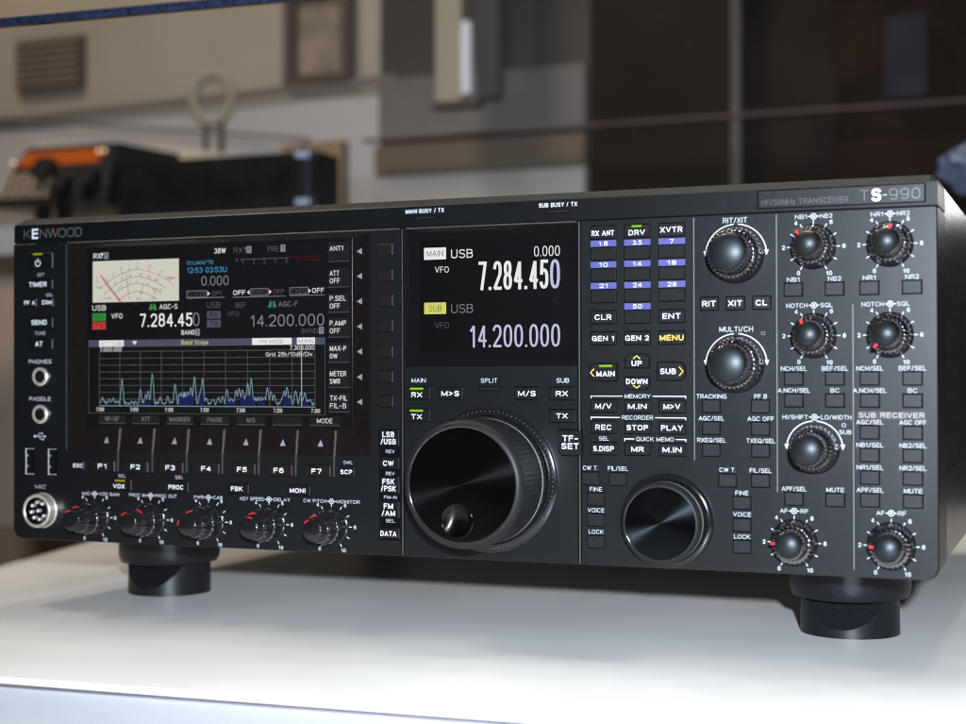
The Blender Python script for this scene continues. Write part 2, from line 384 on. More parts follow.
# ---------------------------------------------------------------- buttons
_bm={}
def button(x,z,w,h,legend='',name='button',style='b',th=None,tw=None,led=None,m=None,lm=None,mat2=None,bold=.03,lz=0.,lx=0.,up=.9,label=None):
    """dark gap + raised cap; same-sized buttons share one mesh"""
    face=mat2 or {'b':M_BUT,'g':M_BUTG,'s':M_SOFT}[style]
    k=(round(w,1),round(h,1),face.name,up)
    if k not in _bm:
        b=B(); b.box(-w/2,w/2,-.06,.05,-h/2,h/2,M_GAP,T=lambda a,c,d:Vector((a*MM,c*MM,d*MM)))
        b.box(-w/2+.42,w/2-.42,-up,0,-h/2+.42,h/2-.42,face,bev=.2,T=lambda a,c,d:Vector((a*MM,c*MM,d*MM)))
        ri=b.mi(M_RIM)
        for q in range(5,9): b.m[-10+q]=ri      # side walls of the cap, paler to paint the glint lit on them
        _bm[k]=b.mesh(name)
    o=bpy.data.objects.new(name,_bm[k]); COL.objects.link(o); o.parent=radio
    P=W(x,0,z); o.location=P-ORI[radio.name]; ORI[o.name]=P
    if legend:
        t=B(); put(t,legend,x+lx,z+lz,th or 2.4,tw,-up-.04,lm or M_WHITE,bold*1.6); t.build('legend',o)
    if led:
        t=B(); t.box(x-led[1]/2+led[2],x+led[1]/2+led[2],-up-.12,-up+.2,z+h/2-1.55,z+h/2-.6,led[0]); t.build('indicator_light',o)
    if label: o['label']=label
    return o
def keyshape(pts,legend,name,x,z,th,tw,led=None,lm=None,up=.9,style=M_BUT,lz=0,lx=0,lab=None):
    b=B(); cx=sum(p[0] for p in pts)/len(pts); cz=sum(p[1] for p in pts)/len(pts)
    b.prism(pts,-.06,.05,M_GAP)
    q=[(cx+(px-cx)*.93,cz+(pz-cz)*.90) for px,pz in pts]
    b.prism(q,-up,0,style,bev=.22)
    o=b.build(name,radio)
    t=B(); put(t,legend,x+lx,z+lz,th,tw,-up-.04,lm or M_WHITE,.057); t.build('legend',o)
    if led:
        t=B(); t.box(x-led[1]/2,x+led[1]/2,-up-.12,-up+.2,led[2]-.5,led[2]+.5,led[0]); t.build('indicator_light',o)
    if lab: o['label']=lab
    return o

# lettering printed on the panel: each caption, scale or bracket is a mesh of its own
class Sheet(B):
    def cut(s, name='caption', parent=None):
        if s.v: s.build(name, parent or front)
        s.v=[]; s.f=[]; s.m=[]; s.mats=[]; s.smooth=[]
P_=Sheet()
def L(text,x,z,h=1.85,w=None,m=None,al='c',bold=.016,cut=True,parent=None,**k):
    if cut: P_.cut('panel_print')
    put(P_,text,x,z,h,w,-.05,m or M_CAPT,bold,al,**k)
    if cut: P_.cut('caption',parent)

# left column
o=button(17.3,143.0,16.6,8.6,'',led=(M_LEDY,5.6,-1.1),label='power button with a yellow light')
t=B(); t.arc(16.2,141.6,1.6,125,415,.45,-.95,M_WHITE,24); t.box(15.98,16.42,-.98,-.9,141.9,144.0,M_WHITE); t.build('legend',o)
L('SET',17.4,135.7,1.6,4.4,M_TXTD)
button(17.2,130.7,16.6,5.4,'TIMER',th=2.5,tw=11.0,lx=-1)
L('SEL',22.9,125.2,1.5,4.4,M_TXTD)
button(11.3,121.4,8.0,5,'PF A',th=2.2,tw=6.8,lx=-.3); button(21.9,121.4,8.0,5,'DIM',th=2.2,tw=6.0)
button(17.4,111.2,16.4,6,'SEND',th=2.5,tw=9.6,lx=-.4)
L('TUNE',16.9,105.7,1.7,6.8,M_TXTD)
button(17.2,100.2,16.6,5.8,'AT',th=2.5,tw=4.6,lx=-.3)
L('PHONES',16.9,91.1,2.0,14.2); L('PADDLE',16.9,72,2.0,13.4)
def usb(b,x,z):
    b.line([(x-3.2,z),(x+2.6,z)],.35,-.05,M_TXTD); b.disc(x-3.4,z,.75,-.06,M_TXTD,16)
    b.poly([(x+2.4,z-.7),(x+3.9,z),(x+2.4,z+.7)],-.055,M_TXTD)
    b.line([(x-2,z),(x-.8,z+1.5),(x+.8,z+1.5)],.3,-.052,M_TXTD); b.disc(x+1.1,z+1.5,.55,-.06,M_TXTD,12)
    b.line([(x-1,z),(x+.2,z-1.5),(x+1.4,z-1.5)],.3,-.053,M_TXTD); b.rect(x+1.3,x+2.2,z-2,z-1.05,-.06,M_TXTD)
P_.cut(); usb(P_,17.1,52.8); P_.cut('usb_symbol')
L('MIC',17.2,27,1.9,6.8,M_TXTD)
for z in (83.4,64.2):
    b=B(); b.lathe(17.6,z,[(4.8,0,0),(4.8,-1.3),(4.3,-1.7),(3.2,-1.6),(3.0,-1.2),(2.9,3,0,M_GAP)],40,M_BRASS)
    b.build('headphone_socket',radio,sharp=40)
for x in (10.9,25.0):
    b=B(); b.box(x-2.9,x+2.9,-.07,.1,33,46.8,M_GAP)
    b.box(x-2.9,x-2.3,-.5,.1,33.2,46.6,M_CHRBR,bev=.08); b.box(x-2.3,x+2.2,-.5,.1,33.2,33.7,M_BRASS,bev=.08); b.box(x-2.3,x+2.2,-.5,.1,46.2,46.6,M_BRASS,bev=.08)  # brighter metal on the left edge paints the port's white glint
    b.box(x-.9,x+.5,-.3,.1,35,45,M_KBLK)
    for zz in (37.4,42.9): b.box(x-1.9,x-1.2,-.45,0,zz-.5,zz+.5,M_CHRBR)
    b.build('usb_port',radio)
b=B(); b.lathe(18.9,15.1,[(9.0,0,0),(9.0,-.9),(8.6,-1.3),(8.5,-5.6),(8.1,-6.0),(7.3,-6.0),(6.9,-5.6),(6.8,-2.2,0,M_GAP)],48,M_BRASS)
mic=b.build('microphone_socket',radio,sharp=35)
b=B()
for i in range(8):
    a=math.radians(45*i+10) if i else 0; r=4.4 if i else 0
    b.lathe(18.9+r*math.cos(a),15.1+r*math.sin(a),[(.95,-2.2,0),(.95,-4.6),(.5,-5.1)],12,M_CHRBR)
b.build('pin',mic)

# soft keys along the left display
FX=[56.4,76.0,96.4,116.9,137.0,157.2,177.6]
SX=[64.4,84.7,104.6,124.9,145.1,165.4,185.8]
button(41.0,38.4,7.4,5.2,'ESC',th=2.0,tw=5.8)
for i in range(7): button(FX[i],38.4,13.9,5.9,'F%d'%(i+1),'function_key','s',th=2.4,tw=5.4,lx=-.3,up=1.3)
button(193.2,38.4,7.8,5.2,'SCP',th=2.1,tw=6.2,lx=-.4); L('SWL',193.3,42.8,1.6,5,M_TXTD)
sb=B()
for i in range(7):
    x=SX[i]; sb.add([(x,-.06,44.6),(x+.5,-.06,44.6),(x+.3,2.0,57.6),(x-.2,2.0,57.6),(x,-.7,44.6),(x+.5,-.7,44.6),(x+.3,1.2,57.6),(x-.2,1.2,57.6)],
        [(4,5,6,7),(0,4,7,3),(5,1,2,6),(3,7,6,2),(0,1,5,4)],M_SLOTE)
    sb.box(x-.05,x+.45,-.5,.1,36,44.5,M_SLOTE)
sb.build('divider_rib',radio)
for i,x in enumerate([57.1,77.2,97.2,117.3,137.7,158,178.3]):
    tr=B()
    # lies on the sloping lower edge of the bay
    def sy(z): return (z-45)/13.6*2.3-.22
    tr.add([(x-1.55,sy(50),50),(x+1.55,sy(50),50),(x,sy(53.3),53.3)],[(0,1,2)],M_ARROW); tr.build('arrow_mark',radio)
for z in (141.9,130.2,118.4,106.6,94.8,82.9,71.2):
    def sx(x): return 2.3-(x-195)/10.5*2.3-.25
    tr=B(); tr.add([(197.2,sx(197.2),z),(200.3,sx(200.3),z-1.5),(200.3,sx(200.3),z+1.5)],[(0,1,2)],M_ARROW); tr.build('arrow_mark',radio)
for z in (142,130.2,118.4,106.6,94.6,83,71.5): button(213.1,z,8.2,6,'','soft_key','s',up=1.3)

# mode key column
cbk=B(); cbk.box(209.4,220.4,-.05,.05,7,58.8,M_GAP); cbk.build('mode_key_strip',radio)
for s,z,h,th,tw in (('LSB\n/USB',54.6,8.2,5.8,7.8),('CW',42.9,6.0,2.4,5.4),('FSK\n/PSK',32.8,8.2,5.8,7.6),('FM\n/AM',21.4,8.2,5.8,6.8),('DATA',10.3,5.6,2.4,8.2)):
    k=button(215.0,z,10.4,h,s,'mode_key',th=th,tw=tw,lx=-.4)
for s,z,w in (('REV',48.3,4.6),('REV',38.1,4.6),('FM-N',27.1,6.6),('SEL',16.2,4.6)): put(P_,s,215.2,z,1.6,w,-.12,M_TXTD,.03); P_.cut('caption')

# middle
for s_,x,w_ in (('MAIN BUSY / TX',232.6,19.4),('SUB BUSY / TX',297.5,18.0)):
    P2=B(); put(P2,s_,x,159.4,1.9,w_,.80,M_WHITE,.035); P2.build('caption',band)
for x,z in ((232.8,156.2),(297.7,156.4)):
    b=B(); b.box(x-5.7,x+5.7,.72,1,z-.9,z+.9,M_GAP); b.box(x-5.2,x+5.2,.45,1,z-.55,z+.55,M_BUTG,bev=.1); b.build('indicator_bar',radio)
L('MAIN',229.7,81.3,2.0,7.2); L('SPLIT',264.6,81.2,2.0,8.0); L('SUB',299.8,81.2,2.0,6.0)
b=B(); b.box(259.3,270.4,-.07,.1,76.4,78.6,M_GAP); b.box(259.8,269.9,-.5,.1,76.8,78.2,M_BUTG,bev=.12); b.build('indicator_bar',radio)
button(229.8,75.4,12.0,6.3,'RX',th=2.3,tw=5.4,lz=-.7,led=(M_LEDG,6.6,-.7),lx=-.7,label='RX button with a lit green bar'); button(245.9,75.3,12.4,6.3,'M>S',th=2.4,tw=8.8)
button(283.1,75.4,12.6,6.3,'M/S',th=2.4,tw=8.4); button(299.6,75.4,12.8,6.3,'RX',th=2.3,tw=5.6)
button(229.7,65.3,12.0,6.3,'TX',th=2.3,tw=5.4,lz=-.7,led=(M_LEDG,6.6,-.7),lx=-.7,label='TX button with a lit green bar'); button(299.6,65.5,12.8,6.3,'TX',th=2.3,tw=5.2)
keyshape([(299.3,47.6),(309.2,47.6),(309.2,59.8),(297.6,59.8),(297.6,49.3)],'TF-\nSET','button',303.4,53.9,6.2,8.0)

# keypad
KX=[318.8,334.2,349.6]; KZ=[146.2,136.8,127.5,118.2,108.9,99.6]
def kb(c,r,s='',**k): return button(KX[c],KZ[r],12.0,6.3,s,k.pop('name','button'),**k)
kb(0,0,'RX ANT',th=2.3,tw=10.4,lz=-.4); kb(1,0,'DRV',th=2.3,tw=7.4,lz=-.7,led=(M_LEDG,4.4,0)); kb(2,0,'XVTR',th=2.4,tw=9.8)
for r in (1,2,3):
    for c in range(3): kb(c,r,name='number_key')
kb(0,4,'CLR',th=2.4,tw=7.6); kb(1,4,name='number_key'); kb(2,4,'ENT',th=2.4,tw=8.0)
kb(0,5,'GEN 1',th=2.3,tw=10.2); kb(1,5,'GEN 2',th=2.3,tw=10.6); kb(2,5,'MENU',th=2.4,tw=10.6,lm=M_AMBER,label='MENU button with amber lettering')
bands=[('1.8',0,141.3),('3.5',1,141.2),('7',2,141.2),('10',0,132),('14',1,132),('18',2,132),('21',0,122.7),('24',1,122.7),('28',2,122.7),('50',1,113.4)]
for s,c,z in bands:
    P_.rect(KX[c]-5.9,KX[c]+5.9,z-1.4,z+1.4,-.05,M_PURP); put(P_,s,KX[c],z,1.9,len(s.replace('.',''))*2.0,-.09,M_WHITE,.03); P_.cut('band_strip')
keyshape([(314.3,80.7),(325.4,80.7),(325.4,89),(314.3,89),(312.3,87),(312.3,82.8)],'MAIN','navigation_key',319.9,84.6,2.4,8.4,led=(M_LEDG,6.0,87.5),lz=-.5,lab='navigation key marked MAIN with a lit green bar')
keyshape([(328.2,86.3),(339.9,86.3),(339.9,91),(338.2,92.9),(329.9,92.9),(328.2,91)],'UP','navigation_key',334.0,88.6,2.3,4.6,lab='navigation key marked UP')
keyshape([(329.9,77),(338.2,77),(339.9,78.8),(339.9,83),(328.2,83),(328.2,78.8)],'DOWN','navigation_key',334.0,80.7,2.3,9.6,lab='navigation key marked DOWN')
keyshape([(342.8,80.9),(353.8,80.9),(355.8,83),(355.8,87.2),(353.8,89.3),(342.8,89.3)],'SUB','navigation_key',348.0,85.1,2.4,7.0,lab='navigation key marked SUB')
nv=B()
nv.line([(314.6,86.2),(312.9,84.6),(314.6,83)],.4,-1.0,M_AMBER); nv.line([(353.0,86.9),(354.6,85.1),(353.0,83.3)],.4,-1.0,M_AMBER)
nv.line([(332.5,90.6),(334.0,91.9),(335.5,90.6)],.4,-1.0,M_AMBER); nv.line([(332.5,79.0),(334.0,77.9),(335.5,79.0)],.4,-1.0,M_AMBER)
nv.build('chevron_mark',radio)
for z,ss in ((69.9,('M/V','M.IN','M>V')),(60.7,('REC','STOP','PLAY')),(51.3,('S.DISP','MR','M.IN'))):
    for c in range(3): button(KX[c],z,12.1,6.0,ss[c],th=2.3,tw={3:7.4,4:8.4,6:9.4,2:5.6}[len(ss[c])] + (1.2 if ss[c] in('STOP','PLAY') else 0))
def brk(z,x0,x1,a,b_):
    P_.cut()
    P_.line([(x0,z-.9),(x0,z+.15)],.35,-.052,M_WHITE); P_.line([(x0,z),(a,z)],.35,-.05,M_WHITE); P_.line([(b_,z),(x1,z)],.35,-.05,M_WHITE); P_.line([(x1,z-.9),(x1,z+.15)],.35,-.052,M_WHITE); P_.cut('bracket')
brk(74.3,312.9,355.5,327.2,341); L('MEMORY',334.1,74.3,1.8,11.6)
brk(65.0,312.9,355.5,326,342); L('RECORDER',334.0,65.0,1.8,14)
L('SEL',318.7,55.7,1.7,4.5); brk(55.7,328.2,355.5,332.4,351.2); L('QUICK MEMO',341.8,55.7,1.8,16.8)
# two columns right of the keypad
for s,x in (('RIT',366),('XIT',377.3),('CL',388.5)): button(x,113.9,8.3,6.2,s,th=2.4,tw=6.0 if s!='CL' else 4.8)
L('RIT/XIT',377.2,149.2,2.2,10.4); L('MULTI/CH',377.5,102.9,2.2,14.4)
b=B(); b.box(388.1,389.8,-.15,.1,100.3,101.7,M_GREYP,bev=.1); b.box(388.4,389.5,-.2,.1,100.6,101.4,M_BUTG); b.build('indicator_light',radio)
def lab_btn(s,x,z,w=8.2,h=6.1,tw=None,dz=4.15): 
    L(s,x,z+dz,1.85,tw,parent=button(x,z,w,h,'',style='g',up=.7))
for z,a,b_,wa,wb in ((70.2,'TRACKING','PF B',13,5.4),(60.8,'AGC/SEL','AGC OFF',11,11.2),(51.5,'RXEQ/SEL','TXEQ/SEL',12.4,12.2)):
    lab_btn(a,366.7,z,tw=wa); lab_btn(b_,387.8,z,tw=wb)
lab_btn('CW T.',312.5,38.1,tw=6.9,dz=4.6); lab_btn('FIL/SEL',325.1,38.1,tw=9,dz=4.6)
lab_btn('FINE',315,29.1,tw=5.6,dz=4.3); lab_btn('VOICE',315,20,tw=7.6); lab_btn('LOCK',315,10.3,tw=6.8,dz=4.4)
lab_btn('CW T.',373.6,38.6,tw=7,dz=4.5); lab_btn('FIL/SEL',387.7,38.8,tw=9.2,dz=4.3)
lab_btn('FINE',379.7,29.3,tw=5.6); lab_btn('VOICE',379.7,19.9,tw=7.6,dz=4.5); lab_btn('LOCK',379.7,10.7,tw=6.8,dz=4.3)
# right-hand groups
BX=[401.8,418.8,432.9,449.9]
for x,s in zip(BX,('NB1','NB2','NR1','NR2')): lab_btn(s,x,119.1,tw=5.3,dz=4.2)
for z,ss in ((81.9,('NCH/SEL','BEF/SEL','NCH/SEL','BEF/SEL')),(72.8,('A.NCH/SEL','BC','A.NCH/SEL','BC'))):
    for x,s in zip(BX,ss): lab_btn(s,x,z,tw={7:10.8,9:13.4,2:3.8}[len(s)])
for x,s in ((401.7,'APF/SEL'),(418.7,'MUTE')): lab_btn(s,x,31.6,tw=10.4 if len(s)>4 else 7.2)
for z,a,b_ in ((59.8,'AGC/SEL','AGC OFF'),(50.4,'NB1/SEL','NB2/SEL'),(41.2,'NR1/SEL','NR2/SEL'),(31.9,'APF/SEL','MUTE')):
    lab_btn(a,432.8,z,tw=10.8); lab_btn(b_,449.9,z,tw=10.6 if len(b_)>4 else 7.2)
b=B(); b.prism(rrect(427.6,455.4,65.2,68.5,.8),-.35,.05,mat('badge_grey',(.030,.026,.025,1),.5,spec=.3),bev=.12)
bd=b.build('badge',radio); t=B(); put(t,'SUB RECEIVER',441.5,66.85,2.1,26.0,-.5,mat('badge_letter',(.30,.28,.27,1),.45),.04); t.build('raised_lettering',bd)
# dial symbols
def dial_lab(a,b_,x,z,wa,wb,h=1.8):
    P_.arc(x,z,1.15,0,360,.28,-.05,M_WHITE,20); P_.disc(x,z,.5,-.055,M_WHITE,12)
    P_.line([(x-2.2,z),(x-1.3,z)],.3,-.052,M_WHITE); P_.line([(x+1.3,z),(x+2.2,z)],.3,-.052,M_WHITE)
    L(a,x-2.7,z,h,wa,al='r',cut=False); L(b_,x+2.7,z,h,wb,al='l',cut=False); P_.cut('dial_caption')
dial_lab('NB1','NB2',410.3,149.5,5,5); dial_lab('NR1','NR2',441.3,149.3,5,5)
dial_lab('NOTCH','SQL',410.3,112.4,8.8,5.0); dial_lab('NOTCH','SQL',441.2,112.4,8.8,5.0)
dial_lab('AF','RF',401.7,26.5,3.2,3.2); dial_lab('AF','RF',441.2,26.8,3.2,3.2)
dial_lab('HI/SHIFT','LO/WIDTH',410.3,65.8,10.6,12.4)
L('SUB',422.9,59.7,1.7,4.9); P_.arc(422.3,62.6,.75,0,360,.25,-.05,M_TXTD,16); P_.cut('indicator_ring')
for a,b_,x,wa,wb in (('MIC','VOX GAIN',50.4,4.8,12.2),('PROC IN','PROC OUT',83.8,10.0,12.6),('PWR','CAR',117.2,5.6,5.2),('KEY SPEED','DELAY',150.9,13.4,8.8),('CW PITCH','MONITOR',184.5,12.2,12.2)):
    dial_lab(a,b_,x,24.3,wa,wb,1.6)
def ticks(cx,cz,r,skip=()):
    P_.cut()
    for i in range(11):
        a=math.radians(240-30*i); c,s=math.cos(a),math.sin(a)
        if i in skip: continue
        P_.line([(cx+(r-.75)*c,cz+(r-.75)*s),(cx+(r+.65)*c,cz+(r+.65)*s)],.32,-.05,M_WHITE)
        if i in (0,2,4,6,8,10):
            R=r+2.3+(.35 if i==10 else 0); a+={4:.10,6:-.10}.get(i,0); c,s=math.cos(a),math.sin(a); L(str(i),cx+R*c,cz+R*s,1.75,None,bold=.04,cut=False)
for x,z,r in ((410.2,136.8,10.2),(441.2,136.9,10.2),(410.2,99.7,10.2),(441.1,99.7,10.2),(401.7,13.3,10.4),(441.2,13.4,10.4)): ticks(x,z,r); P_.cut('dial_scale')
for x in (50.5,83.8,117.3,151.0,184.5): ticks(x,12.5,10.1); P_.cut('dial_scale')
for x,z,r in ((377.5,134.4,13.1),(377.5,87.9,13.1),(410.3,52.6,11.6)):
    P_.arc(x,z,r,8,86,.4,-.05,M_WHITE,30); P_.arc(x,z,r,94,172,.4,-.05,M_WHITE,30)
    for s in (-1,1): P_.poly([(x+s*r-.9,z+1.9),(x+s*r,z-.4),(x+s*r+.9,z+1.9)] if True else [], -.055, M_WHITE)
    P_.cut('dial_arc')
# vox / proc / fbk / moni
button(66.6,29.3,13.0,6.2,'VOX',th=2.2,tw=6.8,led=(M_LEDY,5.8,-.3),lx=-.9,lz=-.8,label='VOX button with a yellow-green light'); L('SEL',66.9,33.7,1.6,4.6,M_TXTD)
button(99.8,28.9,13.0,5.8,'PROC',th=2.2,tw=8.6,lx=-.7); L('SEL',100.5,33.7,1.6,4.6,M_TXTD)
button(134.0,29.0,12.4,5.4,'FBK',th=2.2,tw=6.4,lx=-.4); button(167.4,29.0,12.6,5.4,'MONI',th=2.2,tw=8.4,lx=-.5)
P_.cut()

# ---------------------------------------------------------------- knobs
def knob_big(cx,cz,R,h,dimple):
    k=R/28.0
    b=B()
    # collar with strobe dots
    b.lathe(cx,cz,[(R*1.16,0,0),(R*1.16,-2.2),(R*1.13,-2.8),(R*1.03,-3.0),(R*1.03,-1.0)],96,M_KBLK,cap=False)
    col=None
    n=160 if dimple else 120; fl=n//2
    b.lathe(cx,cz,[(R*.99,-.5,0),(R*1.0,-4.5,.22),(R*1.005,-6.5,.25),(R*.99,-7.0,0),(R*.985,-8.4,0,M_CHRBR),(R*.99,-9.2,0)],n*2,M_KRUB,flute=fl,cap=False)
    b.lathe(cx,cz,[(R*.99,-9.2,0),(R*.985,-10,.12),(R*.985,-h+3.5,.12),(R*.99,-h+2.6,0)],n*2,M_KRUB,flute=fl,cap=False)
    b.lathe(cx,cz,[(R*.99,-h+2.6,0),(R*.985,-h+1.4),(R*.95,-h-.2),(R*.90,-h-.9),(R*.884,-h-.9),(R*.879,-h-.85,0,M_CHROME),(R*.872,-h-.5,0,M_KRING)],160,M_KRING,cap=False)
    o=b.build('tuning_knob' if dimple else 'sub_tuning_knob',radio,sharp=50,origin=W(cx,-h,cz))
    if dimple:
        d=B()
        for i in range(90):
            a=2*math.pi*i/90; d.disc(cx+R*1.095*math.cos(a),cz+R*1.095*math.sin(a),.22,-3.0,M_GREYP,6)
        d.build('strobe_dots',o)
    f=B(); f.lathe(cx,cz,[(R*.872,-h+1.2,0),(R*.872,-h-.45)],128,M_KFAC2)
    # closed disc
    f.f.append(list(range(127,-1,-1))); f.m.append(0); f.smooth.append(False)
    if dimple:
        s=B(); sx,sz,sr=cx-2.2*k,cz-15.6*k,7.2
        s.lathe(sx,sz,[(.01,-h+2.6,0),(2.4,-h+2.3),(4.6,-h+1.5),(6.2,-h+.5),(7.1,-h-.3),(7.1,-h-2),],48,mat('dimple_metal',(.032,.028,.026,1),.27,metal=1.,aniso=.9))
        s.f.append(list(range(47,-1,-1))); s.m.append(0); s.smooth.append(False)
        # bowl needs body deeper than its hollow
        f=B(); f.lathe(cx,cz,[(R*.872,-h+6,0),(R*.872,-h-.45)],128,M_KFACE); f.f.append(list(range(127,-1,-1))); f.m.append(0); f.smooth.append(False)
        me=bool_cut(f,[s]); me.set_sharp_from_angle(angle=math.radians(30)); fo=link('knob_face',me,o,origin=W(cx,-h,cz))
        r=B(); r.lathe(sx,sz,[(7.5,-h-.45,0),(7.3,-h-.75),(7.0,-h-.4)],48,M_KFACE,cap=False); r.build('dimple_rim',o)
    else:
        fo=f.build('knob_face',o,sharp=30,origin=W(cx,-h,cz),flip=True)
    return o
knob_big(265.0,36.4,28.3,33.0,True)
knob_big(347.3,20.6,17.6,10.6+1.5,False)

def knob_cone(cx,cz,R,name,ang,r2,h1,h2,nf=26,two=True,redz=True):
    r2=r2*1.10
    """coaxial pair: fluted dark-chrome skirt and domed centre"""
    b=B()
    b.lathe(cx,cz,[(R+.9,0,0),(R+.9,-.5),(R+.5,-.9)],72,M_KBLK,cap=False)
    b.lathe(cx,cz,[(R+.5,-.9,0),(R+.3,-2.0),(R,-2.4,.10),(R-.15,-h1*.55,.26),(R-.9,-h1,.24),(R-1.9,-h1-.8,.1),(r2+.9,-h1-.6,0,M_KBLK)],nf*8,M_CHROME,flute=nf,cap=False)
    o=b.build(name,radio,sharp=60,origin=W(cx,0,cz))
    c=B()
    c.lathe(cx,cz,[(r2+.9,-h1-.5,0),(r2+.75,-h1-1.6,.22),(r2+.5,-h2+2.2,.22),(r2+.15,-h2+1.4,.08),(r2-.3,-h2+.9,0)],nf*8,M_CHROME,flute=nf,cap=False)
    c.lathe(cx,cz,[(r2-.3,-h2+.9,0),(r2-.45,-h2+.45),(r2*.86,-h2-.05),(r2*.7,-h2-.65),(r2*.5,-h2-1.15),(r2*.3,-h2-1.45),(r2*.12,-h2-1.58),(.02,-h2-1.6)],64,M_KCAP)
    co=c.build('knob_cap',o,sharp=60,origin=W(cx,-h2,cz))
    if ang is not None:
        a=math.radians(ang); p=B(); c_,s_=math.cos(a),math.sin(a)
        def loc(r,t): return (cx+r*c_-t*s_, cz+r*s_+t*c_)
        q=[loc(r2-.4,-.5),loc(r2+1.5,-.6),loc(r2+1.5,.6),loc(r2-.4,.5)]
        p.prism(q,-h2-.05,-h2+2,M_RED); p.build('pointer',o,flip=True)
    return o
knob_cone(410.2,136.8,8.6,'control_knob',128,4.9,8.5,17.5)
knob_cone(441.2,136.9,8.6,'control_knob',70,4.9,8.5,17.5)
knob_cone(410.2,99.7,8.6,'control_knob',112,4.9,8.5,17.5)
knob_cone(441.1,99.7,8.6,'control_knob',232,4.9,8.5,17.5)
knob_cone(401.7,13.3,9.0,'control_knob',172,5.2,6.0,14.5)
knob_cone(441.2,13.4,9.0,'control_knob',172,5.2,6.0,14.5)
knob_cone(410.3,52.6,9.6,'control_knob',None,5.9,9.0,19.5,30)
knob_cone(377.5,134.4,11.3,'selector_knob',None,7.3,9.0,18.0,34)
knob_cone(377.5,87.9,11.3,'selector_knob',None,7.3,9.0,18.0,34)
def knob_small(cx,cz,ang1,ang2):
    b=B(); b.lathe(cx,cz,[(8.6,0,0),(8.6,-.6),(8.2,-.8,.0),(8.1,-1.0,.22),(7.8,-7.5,.22),(7.5,-8.2,.05,M_CHROME),(7.0,-8.4,0,M_KBLK),(5.5,-8.3,0,M_KBLK)],144,M_KBLK,flute=16,cap=False)
    o=b.build('rotary_knob',radio,sharp=50,origin=W(cx,0,cz))
    c=B(); c.lathe(cx,cz,[(6.9,-8.2,0),(6.8,-9.0,.18),(6.4,-13.5,.18),(6.2,-14.0,.05,M_CHROME),(5.4,-14.1,0),(5.2,-14.3,.15),(5.0,-19.0,.15),(4.7,-19.5,0),(3.0,-19.8),(.02,-19.9)],144,M_KBLK,flute=18)
    c.build('knob_cap',o,sharp=50,origin=W(cx,-14,cz))
    for a0,R,y0,y1 in ((ang1,4.55,-19.9,-19.3),(ang2,6.0,-14.7,-13.6)):
        p=B(); P=[]
        for i in range(11):
            a=math.radians(a0-15+30*i/10); P.append((cx+R*math.cos(a),cz+R*math.sin(a)))
        for i in range(10,-1,-1):
            a=math.radians(a0-15+30*i/10); P.append((cx+(R+.55)*math.cos(a),cz+(R+.7)*math.sin(a)))
        p.prism(P[::-1],y0,y1,M_RED); p.build('pointer',o,flip=True)
for x,a,c in ((50.5,112,100),(83.8,118,60),(117.3,168,110),(151.0,80,100),(184.5,125,110)): knob_small(x,12.5,a,c)

# ---------------------------------------------------------------- badges on the band
bd=B(); bd.prism(rrect(386.6,455.4,153.5,161.4,.5),.62,.95,M_GAP); bd.prism(rrect(387.1,454.9,153.95,160.95,.4),.40,.9,M_PANEL,bev=.08)
plate=bd.build('model_plate',radio)
t=B(); put(t,'HF/50MHz TRANSCEIVER',406.4,156.1,2.4,36,.3,M_LOGOD,.01); put(t,'T',431.0,157.3,4.6,3.6,.3,M_LOGOD,.0); put(t,'S',435.8,157.3,5.2,3.8,.3,M_LOGOB,.06)
put(t,'-',439.2,157.2,.7,1.8,.3,M_LOGOB,.04); put(t,'990',447.1,157.3,4.6,12.4,.3,M_LOGOD,.0); t.build('raised_lettering',plate)
t=B()
for s,x,w in (('K',8.2,4.2),('N',18.3,4.2),('W',24.3,6.4),('O',30.0,4.6),('O',35.2,4.6),('D',40.1,3.8)): put(t,s,x,156.9,4.6,w,.80,M_LOGO,-.008)
put(t,'E',13.2,156.9,5.2,3.9,.78,M_LOGOB,.05); t.poly([(23.4,159.1),(24.3,157.6),(25.2,159.1)],.75,M_RED)
t.build('name_lettering',band)

# ---------------------------------------------------------------- left display
D=2.0
G_W=glow('display_white',(245,245,248),1.); G_G=glow('display_grey',(140,142,150),.9); G_D=glow('display_dim',(105,105,112),.8)
G_B=glow('display_blue',(70,165,215),1.); G_GR=glow('display_green',(60,150,70),.9); G_TEAL=glow('display_teal',(70,140,125),.8)
G_R=glow('display_red',(205,70,60),.9); G_DR=glow('display_dark_red',(95,22,22),.8); G_CREAM=glow('display_cream',(222,219,205),.95)
G_BAR=glow('display_bar',(88,92,115),.8); G_GRID=glow('display_grid',(108,108,112),.8); G_TR=glow('display_trace',(150,185,200),.9); G_FILL=glow('display_fill',(28,34,88),.9)
G_Y=glow('display_yellow',(225,225,120),.95); G_BOX=glow('display_box',(150,155,170),.8); G_K=glow('display_black',(20,20,26),.5); G_LAV=glow('display_lavender',(205,207,240),.95)
G_MLINE=glow('meter_ink',(70,65,55),.7); G_MR=glow('meter_red',(215,70,55),.95); G_TAB=glow('display_tab',(38,36,40),.8); G_BK=glow('display_back',(13,11,14),.7)
gl=B(); x0,z0=rec(45.2,58.4,2.2); x1,z1=rec(194.8,148.6,2.2)
gl.box(44.4,194.6,2.05,3.2,58.2,148.9,M_GLASS)
scr=gl.build('display_screen',radio)
